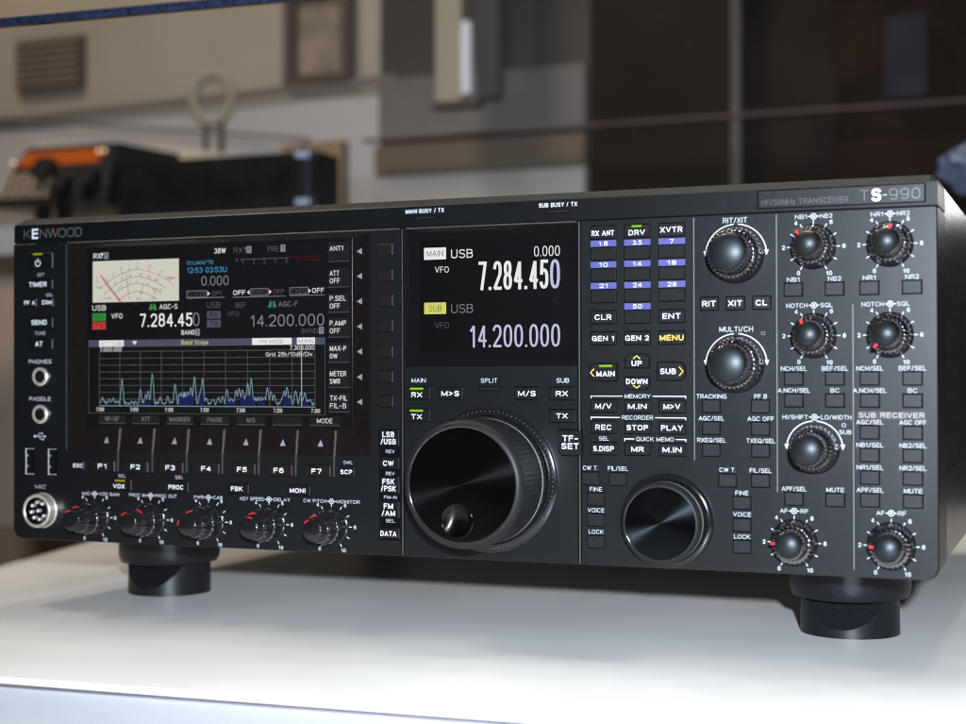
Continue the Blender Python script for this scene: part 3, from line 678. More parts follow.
class S(B):     # marks on the sunken screen, given where they show against the panel plane
    d=D
    def R(s,x0,x1,z0,z1,m,y=-.02):
        a=rec(x0,z0,s.d); c=rec(x1,z1,s.d); s.rect(a[0],c[0],a[1],c[1],s.d+y,m)
    def Lw(s,pts,w,m,y=-.03,closed=False): s.line([rec(px,pz,s.d) for px,pz in pts],w,s.d+y,m,closed)
    def T(s,t,x,z,h,w,m,y=-.045,bold=.02,al='c',sw=None): put(s,t,x,z,h,w,y,m,bold,al,d=s.d,t=sw)
    def Pg(s,pts,m,y=-.03): s.poly([rec(px,pz,s.d) for px,pz in pts],s.d+y,m)
s=S()
def tank(s,x,z,n='1',m=G_BOX,tm=G_K):      # antenna / preamp number block
    s.R(x-1.3,x+1.3,z-1.7,z+1.7,m); s.T(n,x,z,2.4,1.0,tm)
s.T('RX',52.1,144.2,2.6,4.6,G_W,bold=.03); s.Lw([(55,143),(55,145.4)],.35,G_W); s.Pg([(54,145.6),(55,144),(56,145.6)],G_W); tank(s,57.6,144.2)
s.T('38W',123.9,144.5,2.5,6.4,G_W,bold=.03); s.T('RX',134.0,144.4,2.6,4.8,G_D,bold=0); s.Pg([(137,145.7),(138,144.1),(139,145.7)],G_D); s.Lw([(138,143.1),(138,145)],.3,G_D); tank(s,140.1,144.5)
s.T('PRE',153.4,144.4,2.6,6.0,G_D,bold=0); tank(s,158.7,144.6)
s.T('S',133.2,139.6,1.6,1.4,G_D); s.Lw([(135.2,139.9),(162,139.9)],.3,G_D); s.Lw([(162.4,140.3),(179,140.3)],.3,G_DR)
for i,n in enumerate('13579'): s.T(n,136.6+i*6.0,138.3,1.8,.9,G_D,bold=0); s.Lw([(136.6+i*6,139.3),(136.6+i*6,140)],.25,G_D)
s.T('+20 +40 +60dB',172,138.8,1.6,13,G_DR,bold=0)
s.T('01/JAN/\'70',112.5,139.1,2.0,15,G_B,bold=.01); s.T('12:53 03:53U',116.4,135.4,2.6,22.6,G_B,bold=.01)
s.T('0.000',121.0,130,4.6,15.4,G_G,bold=.0)
def rb(s,x0,x1,z0,z1,m): s.Lw([(x0,z0),(x1,z0),(x1,z1),(x0,z1)],.3,m,closed=True)
rb(s,104.9,116.4,122.1,125.3,G_G); s.T('D.VOX',110.7,123.7,2.2,10.2,G_D,bold=0); s.Pg([(116.8,122.7),(118,123.8),(116.8,124.9)],G_W); s.T('OPT.',122.4,123.7,2.2,6.2,G_D,bold=0); s.Lw([(105,121.8),(126.4,121.8)],.3,G_G,y=-.06)
s.T('OFF',134.6,123.9,2.3,6.8,G_W,bold=.03); s.Pg([(140.2,125),(139,123.9),(140.2,122.8)],G_W); rb(s,141,150.6,122.3,125.6,G_G); s.T('RXEQ',145.8,123.9,2.2,8.6,G_D,bold=0); s.Pg([(151.2,122.8),(152.5,123.9),(151.2,125)],G_W); s.T('OFF',156.4,123.8,2.2,6,G_D,bold=0); s.Lw([(131,121.7),(160,121.7)],.3,G_G,y=-.06)
rb(s,162.4,172.2,122.3,125.6,G_G); s.T('TXEQ',167.2,123.9,2.2,8.6,G_D,bold=0); s.Pg([(172.6,122.8),(173.7,123.9),(172.6,125)],G_W); s.T('OFF',177.6,124,2.3,6.4,G_W,bold=.03); s.Lw([(162.4,121.8),(181,121.8)],.3,G_G,y=-.06)
s.T('USB',120.2,118.2,2.8,7.9,G_D,bold=0); s.T('BEF',135.4,117.9,2.5,5.8,G_D,bold=0); s.T('AGC-F',161.5,117.9,2.5,10.6,G_G,bold=0)
def trap(s,x,z,m):
    s.Pg([(x-2.4,z-1.5),(x-.4,z-1.5),(x-.3,z+1.5),(x-1.3,z+1.5)],m); s.Pg([(x+.4,z-1.5),(x+2.4,z-1.5),(x+1.3,z+1.5),(x+.3,z+1.5)],m)
trap(s,152.8,117.9,G_TEAL); trap(s,85.2,117.9,G_GR); s.R(84.7,85.7,117.2,118.0,G_GR)
s.T('AGC-S',94.3,117.9,2.5,10.4,G_W,bold=.015)
for z,t in ((113.4,'RX'),(109.1,'TX')): s.R(116.4,124.2,z-1.8,z+1.8,G_BAR); s.T(t,120.3,z,2.4,4.6,G_K,bold=.02)
s.T('VFO',131.1,113.7,2.3,6.6,G_D,bold=0); s.T('14.200.000',160.9,110.1,5.6,39.8,G_G,sw=.6)
s.T('BAND',173.1,104.9,2.3,8.6,G_D,bold=0); tank(s,179.3,105)
s.T('USB',53.3,118.0,2.7,8.2,G_W,bold=.02); s.R(49.2,57.3,111.4,115.3,G_GR); s.T('RX',53.2,113.3,2.8,5.6,glow('dg',(25,95,35),.9),bold=.02)
s.R(49.2,57.3,107.1,110.9,G_R); s.T('TX',53.2,109,2.6,5.4,glow('drd',(130,30,25),.9),bold=.02); s.T('VFO',64.0,113.7,2.5,6.6,G_W,bold=.02)
s.T('7.284.45',92.9,111.3,6.6,30.4,G_W,sw=.86); s.T('0',110.3,111.3,6.6,3.7,G_G,sw=.6)
s.T('BAND',105.6,105,2.3,7.6,G_W,bold=.02); tank(s,111,105)
s.build('readout',scr)
# analogue meter picture
s=S(); s.R(49.4,100.4,120.7,141.5,G_CREAM)
mx,mz=76.0,95.0
def pa(r,a,k=1.0): return (mx+r*1.05*math.sin(math.radians(a)), mz+r*math.cos(math.radians(a)))
for r,a0,a1,m in ((42.0,-33,4,G_MLINE),(42.0,4,31,G_MR),(38.4,-30,27,G_MLINE),(35.0,-25,25,G_MLINE),(31.0,-18,22,G_MLINE)):
    pts=[pa(r-abs(a0+(a1-a0)*i/20)*.10,a0+(a1-a0)*i/20) for i in range(21)]; s.Lw(pts,.22,m,y=-.05)
for a,t,m in ((-25,'1',G_MLINE),(-19,'3',G_MLINE),(-12,'5',G_MLINE),(-6,'7',G_MLINE),(0,'9',G_MLINE),(9,'+20',G_MR),(18,'+40',G_MR),(27,'+60dB',G_MR)):
    q0=pa(42-abs(a)*.1,a); q1=pa(43.6-abs(a)*.1,a); q2=pa(45.0-abs(a)*.12,a); s.Lw([q0,q1],.25,m,y=-.05); s.T(t,q2[0],q2[1]-.2,1.3,None,m,bold=.0)
for a,t in ((-20,'10'),(-13,'25'),(-6,'50'),(3,'100'),(10,'150'),(17,'200')):
    q0=pa(38.4-abs(a)*.1,a); q1=pa(39.6-abs(a)*.1,a); q2=pa(40.3-abs(a)*.1,a); s.Lw([q0,q1],.2,G_MLINE,y=-.05); s.T(t,q0[0],q0[1]+1.3,1.1,None,G_MLINE,bold=0)
for a,t in ((-15,'1.5'),(-7,''),(0,''),(20,'20')):
    q0=pa(35-abs(a)*.1,a); s.Lw([q0,(q0[0],q0[1]+1.6)],.2,G_MLINE,y=-.05); s.T(t,q0[0]-2,q0[1]+.6,1.1,None,G_MLINE,bold=0)
s.Lw([(69.4,135),(71,124.2)],.25,G_MLINE,y=-.05); s.Lw([(79.5,129.8),(78.4,124)],.22,G_MLINE,y=-.05)
for t,x,z in (('S',51.6,133.4),('PO',52.1,131.2),('SWR',53.0,128.3),('A',56.9,125.3),('COMP',58.4,122.8),('30',89.8,126.2),('10',86.4,125.0),('13',82,129.3),('10',78,125),('V DD',85,122.2),('10 A',77,122.2),('200W',94.6,132.0),('5',71.2,123)): s.T(t,x,z,1.25,None,G_MLINE,bold=0)
s.Lw([(54.2,134.5),(57.5,130),(65.8,120.9)],.75,glow('needle',(214,120,105),.95),y=-.07); s.Lw([(55.6,133.2),(66.6,120.9)],.25,G_MLINE,y=-.075)
s.T('160  3',68.8,122.2,1.3,7,G_MR,bold=0)
s.build('meter_dial',scr)
# band scope
s=S(); s.R(46.8,181.3,98.5,101.7,G_BAR,y=-.015)
s.Lw([(46.9,98.4),(181.2,98.4),(181.2,65.0),(46.9,65.0)],.2,G_D,closed=True)
s.R(53.3,68.0,98.3,101.5,G_W,y=-.03); s.T('ATT:12dB',60.6,99.9,1.8,12.8,G_D,y=-.06,bold=0); s.T('7.000.000',60.2,97,2.1,13,G_W,bold=.01)
s.Pg([(73,101),(76,101),(74.5,99.0)],G_W); s.Pg([(82.2,100.6),(84.2,100.6),(83.2,99.2)],G_D)
s.T('Band Scope',109.5,100.1,2.2,15.4,G_Y,bold=.02)
s.R(141.7,163.4,98.4,101.7,G_W,y=-.03); s.T('FIX MODE',152.5,100,1.9,12.6,G_D,y=-.06,bold=0); s.R(166.2,175.9,98.4,101.7,G_W,y=-.03); s.T('MAIN',171.1,100,1.9,7.8,G_D,y=-.06,bold=0)
s.T('7.300.000',169,97,2.1,13.4,G_W,bold=.01)
X0,X1,Z0,Z1=53.4,175.9,68.7,95.9
for i in range(11): s.Lw([(X0+(X1-X0)*i/10,Z0),(X0+(X1-X0)*i/10,Z1)],.24,G_GRID)
for i in range(9): s.Lw([(X0,Z0+(Z1-Z0)*i/8),(X1,Z0+(Z1-Z0)*i/8)],.24,G_GRID,y=-.032)
s.T('Grid 25k/10dB/Div',161.9,93.9,2.0,25.4,G_W,bold=.01,y=-.06); s.Lw([(168.7,68.7),(168.7,98)],.45,glow('cursor',(190,195,190),.9),y=-.05)
for i in range(7): s.T('7.%03d'%(i*50),53.8+i*20.4,66.9,1.9,4.7,G_W,bold=.01)
pk=[(95,505,0),(150,515,0),(180,512,0),(248,370,0),(390,445,0),(430,485,0),(450,460,0),(480,318,0),(540,505,0),(597,495,0),(652,405,0),(700,485,0),(720,495,0),(745,460,0),(770,425,0),(797,345,0),(845,440,0),(857,362,0),(885,505,0),(935,515,0)]
pts=[( (x/7.385+90-99.7)*.569+53.4, (562-y)/404*(Z1-Z0)+Z0) for x,y,_ in pk]
pk2=[(45,520),(88,500),(118,495),(150,440),(180,510),(215,450),(237,430),(262,445),(300,400),(325,370),(365,510),(405,515),(440,430),(467,455),(490,480),(545,500),(562,455),(580,425),(610,540),(640,455),(675,465),(705,470),(742,515)]
pts+=[((x/7.385+210-99.7)*.569+53.4, (562-y)/404*(Z1-Z0)+Z0) for x,y in pk2]
def trace(xm):
    v=.5+random.random()*2.0
    for px,pz in pts:
        d=abs(xm-px)
        if d<2.2: v=max(v,(pz-Z0)*max(0,1-(d/1.35)**1.3)+random.random()*.9)
    for a,b_,hh in ((100.0,109,6),(111.5,115,5),(126.5,133,3),(135,143.5,4.5),(145,149,4),(158.5,163.5,5),(168,173,3.5),(77,84,2)):
        if a<xm<b_: v=max(v,hh*(.7+.5*random.random()))
    return v
tx=[X0+i*.33 for i in range(int((X1-X0)/.33))]; tv=[trace(x) for x in tx]
fl_=S(); 
for a,b_,hh in ((100.0,109,7),(111.5,115,6),(126.5,133,3.5),(135,143.5,5),(145,149,4.5),(158.5,163.5,6),(168,173,4),(77,84,2.2)):
    seg=[(x,v) for x,v in zip(tx,tv) if a<x<b_]
    for (xa,va),(xb,vb) in zip(seg,seg[1:]): s.Pg([(xa,Z0),(xb,Z0),(xb,Z0+min(vb,hh)),(xa,Z0+min(va,hh))],G_FILL,y=-.04)
s.Lw([(x,Z0+v) for x,v in zip(tx,tv)],.3,G_TR,y=-.055)
s.Lw([(X0,Z0),(X1,Z0)],.3,G_TR,y=-.056)
s.build('band_scope',scr)
# soft-key captions
s=S()
for x,t in zip((61,81,100.8,120.8,141,160.9,181),('RF/AF','ATT','MARKER','PAUSE','M/S','','MODE')):
    s.R(x-7.9,x+7.9,60.1,63.9,G_TAB,y=-.02); s.Lw([(x-7.9,60.0),(x+7.9,60.0)],.28,G_D); 
    if t: s.T(t,x,62.2,2.2,{5:8.4,3:4.6 if t=='M/S' else 5.0,6:11.6,4:8.2}[len(t)],G_G if t!='MODE' else G_W,bold=.01)
for z,t in zip((142,129.9,118,106.3,94.4,82.5,71),('ANT1','ATT\nOFF','P.SEL\nOFF','P.AMP\nOFF','MAX-P\n0W','METER\nSWR','TX-FIL\nFIL-B')):
    s.R(183,194.2,z-4.6,z+4.4,G_TAB,y=-.02); s.Lw([(183,z-4.6),(194.2,z-4.6)],.25,G_D)
    a=t.split('\n'); w={4:7.0,3:5.0,5:8.6,2:3.6,6:9.2}
    if len(a)==1: s.T(a[0],183.8,z+1.6,2.3,7.2,G_W,bold=.02,al='l')
    else: s.T(a[0],183.8,z+2.0,2.4,w[len(a[0])],G_W,bold=.02,al='l'); s.T(a[1],183.8,z-1.6,2.4,w[len(a[1])] if len(a[1])>3 else (5.4 if len(a[1])==3 else 4),G_W,bold=.02,al='l')
s.build('key_caption',scr)

# ---------------------------------------------------------------- middle display
gl=B(); gl.box(222.6,306.0,1.55,2.6,87.8,149.9,M_GLASS)
sc2=gl.build('frequency_display',radio)
class S2(S): d=1.5
s=S2(); s.R(230.6,301.2,93.9,145.7,G_BK,y=-.01)
s.R(232.6,243.6,136.7,142.2,G_W,y=-.03); s.T('MAIN',238.1,139.5,2.8,8.2,G_D,y=-.06,bold=0); s.T('USB',251.5,139,4.0,10.8,G_W,bold=.015); s.T('VFO',241.5,132,2.8,6.9,G_W,bold=.015)
s.T('0.000',292.5,138.9,4.6,12.2,G_W,bold=0); s.T('7.284.45',276.4,128.6,13.0,33.6,G_W,sw=1.45); s.T('0',296.3,128.6,13.0,4.6,G_LAV,sw=1.35)
s.R(232.6,243.6,111.7,117.0,G_Y,y=-.03); s.T('SUB',238.1,114.3,2.8,6.4,glow('olive',(120,120,50),.9),y=-.06,bold=0); s.T('USB',251.5,114,4.0,10.8,G_G,bold=0); s.T('VFO',241.5,106.5,2.7,6.8,G_D,bold=0)
s.T('14.200.000',277.0,101.3,10.2,43.2,G_LAV,sw=1.05)
s.build('readout',sc2)

# ---------------------------------------------------------------- feet
def foot(cx,cy,first):
    T=lambda x,y,z:Vector(((x-OX)*MM,y*MM,(z+OZ)*MM))
    n=64; b=B(); V=[];F=[]
    prof=[(27.1,0),(27.1,-13.2),(25.8,-16.6),(21.9,-17.5)]
    for r,z in prof:
        for i in range(n): a=2*math.pi*i/n; V.append((cx+r*math.cos(a),cy+r*math.sin(a),z))
    for k in range(len(prof)-1):
        for i in range(n): j=(i+1)%n; F.append((k*n+i,k*n+j,(k+1)*n+j,(k+1)*n+i))
    F.append(tuple(range(n))); F.append(tuple(3*n+i for i in range(n-1,-1,-1)))
    b.add(V,F,M_FOOT,True); o=b.build('foot',radio,sharp=25,flip=True)
    bm=bmesh.new(); r=bmesh.ops.create_cone(bm,cap_ends=True,segments=96,radius1=.0222,radius2=.0219,depth=.0159)
    bmesh.ops.translate(bm,verts=bm.verts,vec=((cx-OX)*MM,cy*MM,.00795))
    # facet cut leaning in towards the top
    pc=Vector(((cx-OX)*MM,(cy-22.2)*MM,.0036)); dirv=Vector((0,-1,0)); 
    nrm=Vector((-.18,-12.5,9.4)).normalized()
    g=bmesh.ops.bisect_plane(bm,geom=bm.verts[:]+bm.edges[:]+bm.faces[:],plane_co=pc,plane_no=nrm,clear_outer=True)
    bmesh.ops.holes_fill(bm,edges=[e for e in bm.edges if e.is_boundary])
    bmesh.ops.recalc_face_normals(bm,faces=bm.faces)
    me=bpy.data.meshes.new('foot_base'); bm.to_mesh(me); bm.free(); me.materials.append(M_FOOT)
    for p in me.polygons: p.use_smooth=True
    me.set_sharp_from_angle(angle=math.radians(20)); link('foot_base',me,o)
foot(50.5,67,True); foot(414.8,67,False)
rb_=B()
for x in (40,420): 
    rb_.box(x-12,x+12,350,374,-33.45,2,M_FOOT)
rb_.build('rear_foot',radio)

# =================================================================== COUNTER
def world_box(b,x0,x1,y0,y1,z0,z1,m): b.box(x0,x1,y0,y1,z0,z1,m,T=lambda x,y,z:Vector((x*MM,y*MM,z*MM)))
M_TOP = mat('counter_laminate',(.78,.755,.715,1),.34,spec=.45,noise=(14,.06),bump=(300,.00001))
M_FAS = mat('counter_fascia',(.46,.455,.465,1),.5,spec=.3,noise=(5,.03))
M_JNT = mat('joint_dark',(.05,.03,.06,1),.6)
counter=empty('display_counter',(.1,.2,-.9)); tag(counter,'white laminate display counter the black radio stands on','counter')
fl=lambda x:-152.3+(x+0)*(13.4/254)
ptop=[(-252,fl(-252)),(1100,fl(1100)),(1100,760),(-505,760)]
def slab(pts,z0,z1,m,name,par):
    b=B(); n=len(pts); V=[(x,y,z0) for x,y in pts]+[(x,y,z1) for x,y in pts]
    F=[tuple(range(n-1,-1,-1)),tuple(range(n,2*n))]+[(i,(i+1)%n,n+(i+1)%n,n+i) for i in range(n)]
    b.add(V,F,m,T=lambda x,y,z:Vector((x*MM,y*MM,z*MM))); return b.build(name,par)
slab(ptop,-2.2,0,M_TOP,'counter_top',counter)
ins=lambda d:[(ptop[0][0]+d,ptop[0][1]+d),(ptop[1][0]-d,ptop[1][1]+d),(ptop[2][0]-d,ptop[2][1]-d),(ptop[3][0]+d,ptop[3][1]-d)]
slab(ins(.8),-3.0,-2.25,M_JNT,'joint_strip',counter)
slab([(-260,fl(-260)-110),(1100,fl(1100)-110),(1090,750),(-495,750)],-900,-3.05,M_FAS,'counter_body',counter)

# acrylic guard standing at the counter's front edge
M_PANE=bpy.data.materials.new('clear_acrylic'); M_PANE.use_nodes=True; nt=M_PANE.node_tree; nt.nodes.clear()
o_=nt.nodes.new('ShaderNodeOutputMaterial'); tr_=nt.nodes.new('ShaderNodeBsdfTransparent'); gs=nt.nodes.new('ShaderNodeBsdfGlossy'); mx_=nt.nodes.new('ShaderNodeMixShader'); fr=nt.nodes.new('ShaderNodeFresnel')
tr_.inputs[0].default_value=(.955,.955,.955,1); gs.inputs['Roughness'].default_value=.02; fr.inputs[0].default_value=1.3
df=nt.nodes.new('ShaderNodeBsdfDiffuse'); df.inputs[0].default_value=(.8,.8,.82,1); m2=nt.nodes.new('ShaderNodeMixShader')
vo=nt.nodes.new('ShaderNodeTexVoronoi'); vo.inputs['Scale'].default_value=95; tcp=nt.nodes.new('ShaderNodeTexCoord'); nt.links.new(tcp.outputs['Object'],vo.inputs['Vector'])
mr=nt.nodes.new('ShaderNodeMapRange'); mr.inputs['From Min'].default_value=.012; mr.inputs['From Max'].default_value=.03; mr.inputs['To Min'].default_value=.035; mr.inputs['To Max'].default_value=.0003
nt.links.new(vo.outputs['Distance'],mr.inputs['Value']); nt.links.new(mr.outputs[0],m2.inputs[0])
nt.links.new(fr.outputs[0],mx_.inputs[0]); nt.links.new(tr_.outputs[0],mx_.inputs[1]); nt.links.new(gs.outputs[0],mx_.inputs[2])
nt.links.new(mx_.outputs[0],m2.inputs[1]); nt.links.new(df.outputs[0],m2.inputs[2]); nt.links.new(m2.outputs[0],o_.inputs[0])
guard=empty('acrylic_guard',(.1,-.1425,0)); tag(guard,'clear acrylic guard with a blue top edge standing in front of the radio','acrylic guard')
def guard_box(name,z0,z1,m,t):
    b=B(); xa,xb=-245,900
    V=[]
    for z in (z0,z1): V+=[(xa,fl(xa)-.6-t,z),(xb,fl(xb)-.6-t,z),(xb,fl(xb)-.6,z),(xa,fl(xa)-.6,z)]
    b.add(V,[(0,1,5,4),(1,2,6,5),(2,3,7,6),(3,0,4,7),(4,5,6,7),(3,2,1,0)],m,T=lambda x,y,z:Vector((x*MM,y*MM,z*MM))); return b.build(name,guard)
guard_box('pane',-3.0,253,M_PANE,2.4)
guard_box('edge_strip',253.05,256.2,mat('blue_edge',(.006,.008,.018,1),.3,noise=(600,.5)),3.0)

# =================================================================== BACKGROUND
TB=lambda x,y,z:Vector((x*MM,y*MM,z*MM))
def bgbox(name,x0,x1,y0,y1,z0,z1,m,par=None,kind=None):
    b=B(); b.box(x0,x1,y0,y1,z0,z1,m,T=TB); return b.build(name,par,kind=kind)
M_WALL=mat('wall_plaster',(.37,.31,.24,1),.8,noise=(3,.12))
M_WALL2=mat('wall_grey_plaster',(.44,.41,.40,1),.8,noise=(3,.1))
M_CREAM=mat('cream_board',(.62,.50,.38,1),.7,noise=(4,.1))
M_OAK=mat('oak_board',(.25,.175,.10,1),.6,noise=(5,.15))
M_BROWN=mat('brown_panel',(.024,.016,.011,1),.7,spec=.08,noise=(3,.4))
M_GREYP2=mat('grey_partition',(.070,.060,.054,1),.7,spec=.1,noise=(4,.3))
M_DARKC=mat('dark_curtain',(.017,.011,.008,1),.9,noise=(5,1.),spec=.1)
M_BLK=mat('device_black',(.010,.009,.009,1),.35,noise=(40,.3))
M_FLOOR=mat('floor_wood',(.16,.10,.06,1),.5,noise=(6,.3))
M_SHELF=mat('shelf_white',(.55,.52,.52,1),.5)
bgbox('wall',-3200,-636,1300,1340,-900,2200,M_WALL,kind='structure')
bgbox('wall',-636,1800,1345,1380,-900,2200,M_BROWN,kind='structure')
bgbox('floor',-3200,1800,-1500,1380,-950,-905,M_FLOOR,kind='structure')
tag(bgbox('wall_panel',-1500,-640,1290,1299.5,262,512,M_WALL2),'grey lower wall panel behind the small radio','wall panel')
tag(bgbox('low_wall_bright',-1500,-640,1286,1299.5,-118,258,mat('tan_wall_bright',(.60,.45,.34,1),.7,noise=(3,.1))),'tan lower wall left of the radio, brightness put into its colour','board')  # lower wall made lighter where the wall light misses; brightness is in the colour
tag(bgbox('wainscot',-3200,-640,1270,1289,-900,-120,mat('wainscot_wood',(.42,.28,.17,1),.6,noise=(6,.2))),'brown wood wainscot low on the wall at far left','wainscot')
r_=B(); r_.add([(-1500,1280,505),(-612,1280,527),(-612,1289,527),(-1500,1289,505),(-1500,1280,516),(-612,1280,538),(-612,1289,538),(-1500,1289,516)],
      [(0,1,5,4),(1,2,6,5),(2,3,7,6),(3,0,4,7),(4,5,6,7),(3,2,1,0)],mat('rail_dark',(.16,.14,.12,1),.6),T=TB)
tag(r_.build('wall_rail'),'dark thin rail running along the wall above the grey panel','rail')
v=empty('wall_vent',(-1.2075,1.29,.6)); tag(v,'brown slatted vent high on the wall at far left','vent')
bgbox('backing',-1271,-1144,1290,1299,561,642,mat('vent_brown',(.10,.07,.05,1),.7),v)
for k in range(7): bgbox('slat',-1266,-1149,1282,1289.5,566+k*11,572+k*11,mat('vent_slat',(.20,.15,.11,1),.6),v)
f=empty('picture_frame',(-.7355,1.29,.6)); tag(f,'dark brown square frame hanging on the wall above the black box','picture frame')
MF=mat('frame_brown',(.09,.06,.045,1),.6)
bgbox('frame_side',-790,-774,1280,1299,532,676,MF,f); bgbox('frame_side',-698,-682,1280,1299,532,676,MF,f); bgbox('frame_side',-773.5,-698.5,1280,1299,532,548,MF,f); bgbox('frame_side',-773.5,-698.5,1280,1299,660,676,MF,f)
bgbox('picture',-773,-699,1292,1299,548.5,659.5,mat('picture_tan',(.24,.18,.13,1),.7,noise=(20,.4)),f)
# cream board with sloping top behind the small radio
b=B(); V=[(-1120,0,250),(-725,0,250),(-725,0,408),(-760,0,412),(-900,0,435),(-1120,0,455)]
n=len(V); VV=[(x,1150,z) for x,_,z in V]+[(x,1170,z) for x,_,z in V]
b.add(VV,[tuple(range(n)),tuple(range(2*n-1,n-1,-1))]+[(i,n+i,n+(i+1)%n,(i+1)%n) for i in range(n)],M_CREAM,T=TB)
tag(b.build('display_board',flip=True),'cream board with a sloping top edge behind the small radio','board')
tag(bgbox('oak_panel',-735,-643,1180,1200,250,433,M_OAK),'tan oak panel between the black box and grey partition','panel')
# hanging lamp ring
lamp=empty('ring_lamp',(-.857,1.2,.43)); tag(lamp,'pale yellow ring lamp on thin legs above the black box','lamp')
bm=bmesh.new(); V=[]; N1,N2=40,12
for i in range(N1):
    a=2*math.pi*i/N1
    for j in range(N2):
        t=2*math.pi*j/N2; rr=31+6*math.cos(t); V.append((-857+rr*math.cos(a),1200+6*math.sin(t),508+rr*math.sin(a)*1.1))
b=B(); b.add(V,[(i*N2+j,((i+1)%N1)*N2+j,((i+1)%N1)*N2+(j+1)%N2,i*N2+(j+1)%N2) for i in range(N1) for j in range(N2)],mat('lamp_cream',(.36,.32,.25,1),.7,spec=.1),True,T=TB); b.build('ring',lamp,flip=True)
bgbox('leg',-871,-866,1198,1203,420,472,M_BROWN,lamp); bgbox('leg',-846,-840,1198,1203,420,472,M_BROWN,lamp)
# cord
b=B(); P=[(-1330,1120,500),(-1150,1110,482),(-980,1100,462),(-800,1090,440),(-640,1085,420)]
for (xa,ya,za),(xb,yb,zb) in zip(P,P[1:]):
    b.add([(xa,ya,za-2),(xb,yb,zb-2),(xb,yb+4,zb),(xa,ya+4,za),(xa,ya,za+2),(xb,yb,zb+2)],[(0,1,5,4),(2,3,4,5),(0,3,2,1)],mat('cord_grey',(.06,.05,.045,1),.6),T=TB)
tag(b.build('cord'),'thin dark cord hanging across the wall above the small radio','cord')
# shelf with small radio and black box
tag(bgbox('shelf',-1500,-560,830,1180,262,296,M_SHELF),'pale shelf carrying the small orange-lit radio and black box','shelf')
sr=empty('small_radio',(-.86,.9,.296)); tag(sr,'small dark radio with orange lit display on the shelf at left','radio')
b=B(); V=[(-945,835,318),(-775,835,318),(-775,1000,318),(-945,1000,318),(-912,868,394),(-782,868,394),(-782,1000,398),(-912,1000,398)]
b.add(V,[(0,1,5,4),(1,2,6,5),(2,3,7,6),(3,0,4,7),(4,5,6,7),(3,2,1,0)],M_BLK,T=TB); b.build('body',sr)
def on(x,z,y=-1.5): return (x,835+(z-318)/76*33+y,z)
b=B(); b.add([on(-918,370),on(-800,370),on(-797,388),on(-911,388)],[(0,1,2,3)],glow('orange_display',(190,88,30),.75),T=TB); b.build('display',sr)
b=B(); 
for i in range(6): b.add([on(-934+i*13,330,-2),on(-927+i*13,330,-2),on(-924+i*13,362,-2),on(-931+i*13,362,-2)],[(0,1,2,3)],mat('keys_tan',(.45,.34,.24,1),.5),T=TB)
b.build('keypad',sr)
for x,z,r in ((-872,365,15),(-805,352,14),(-840,345,11)):
    b=B(); n=24; VV=[]
    for y,rr in ((0,r),(-14,r*.9)):
        for i in range(n): a=2*math.pi*i/n; q=on(x+rr*math.cos(a),z+rr*math.sin(a)); VV.append((q[0],q[1]+y,q[2]))
    b.add(VV,[(i,(i+1)%n,n+(i+1)%n,n+i) for i in range(n)]+[tuple(n+i for i in range(n))],M_BLK,T=TB); b.build('knob',sr,flip=True)
for x in (-880,-850): bgbox('leg',x-7,x+7,850,864,296,318,M_BLK,sr)
for x,z,c in ((-876,357,0),(-795,384,0),(-803,384,0),(-925,376,0)):
    b=B(); q=on(x,z,-3); b.add([(q[0]-1.2,q[1],q[2]-1.2),(q[0]+1.2,q[1],q[2]-1.2),(q[0]+1.2,q[1],q[2]+1.2),(q[0]-1.2,q[1],q[2]+1.2)],[(0,1,2,3)],glow('spark',(255,225,170),4.),T=TB); b.build('indicator_light',sr)
bb=empty('tuner_box',(-.63,.92,.296)); tag(bb,'long black box beside the small radio on the shelf','equipment box')
b=B(); b.box(-768,-507,850,905,302,366,M_BLK,T=TB); b.build('body',bb)
for x in (-750,-500): bgbox('foot',x-8,x+8,870,890,296,301.9,M_BLK,bb)
b=B(); b.box(-525,-517,846,849.9,306,370,mat('handle_chrome',(.32,.35,.45,1),.3,metal=1),T=TB); b.build('handle',bb)
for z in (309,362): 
    b=B(); b.box(-528,-513,842,845.5,z-3,z+3,mat('handle_glow',(.75,.8,.95,1),.25,metal=1,emit=(.5,.6,.8,1),es=.6),T=TB); b.build('handle_highlight',bb)  # glowing blocks paint the two highlights on the black box
# middle: partition, post, cabinet
tag(bgbox('partition',-636,-326,1285,1330,-900,800,M_GREYP2),'grey partition in the middle behind the hanging white tube','partition')
gpo=empty('light_tube',(-.48,1.2,.6)); tag(gpo,'white vertical tube in a tan housing hanging before the partition','light tube')
bgbox('housing',-512,-476,1195,1215,478,760,mat('housing_tan',(.36,.31,.22,1),.6),gpo); bgbox('tube',-474,-463,1192,1204,486,580,mat('tube_white',(.6,.62,.66,1),.5,emit=(.6,.62,.66,1),es=.2),gpo); bgbox('end_cap',-516,-450,1192,1214,470,477.5,MF,gpo)
bgbox('bracket',-456,-424,1200,1214,480,760,mat('bracket_grey',(.05,.05,.05,1),.5),gpo)
tag(bgbox('storage_box',-636,-330,1268,1284,346,392,mat('pale_box',(.42,.40,.39,1),.6,noise=(5,.2))),'pale grey box low in front of the grey partition','box')
tag(bgbox('wood_shelf',-636,-330,1266,1284,394,436,mat('shelf_brown',(.14,.10,.065,1),.6,noise=(5,.2))),'brown shelf board above the pale grey box','shelf')
tag(bgbox('partition_board',-634,-332,1276,1284,444,530,mat('board_grey',(.15,.13,.12,1),.6,noise=(5,.2))),'lighter grey board on the middle of the grey partition','board')
tag(bgbox('cabinet',-325,-136,1280,1340,-900,900,M_BROWN),'dark brown cabinet right of the grey partition','cabinet')
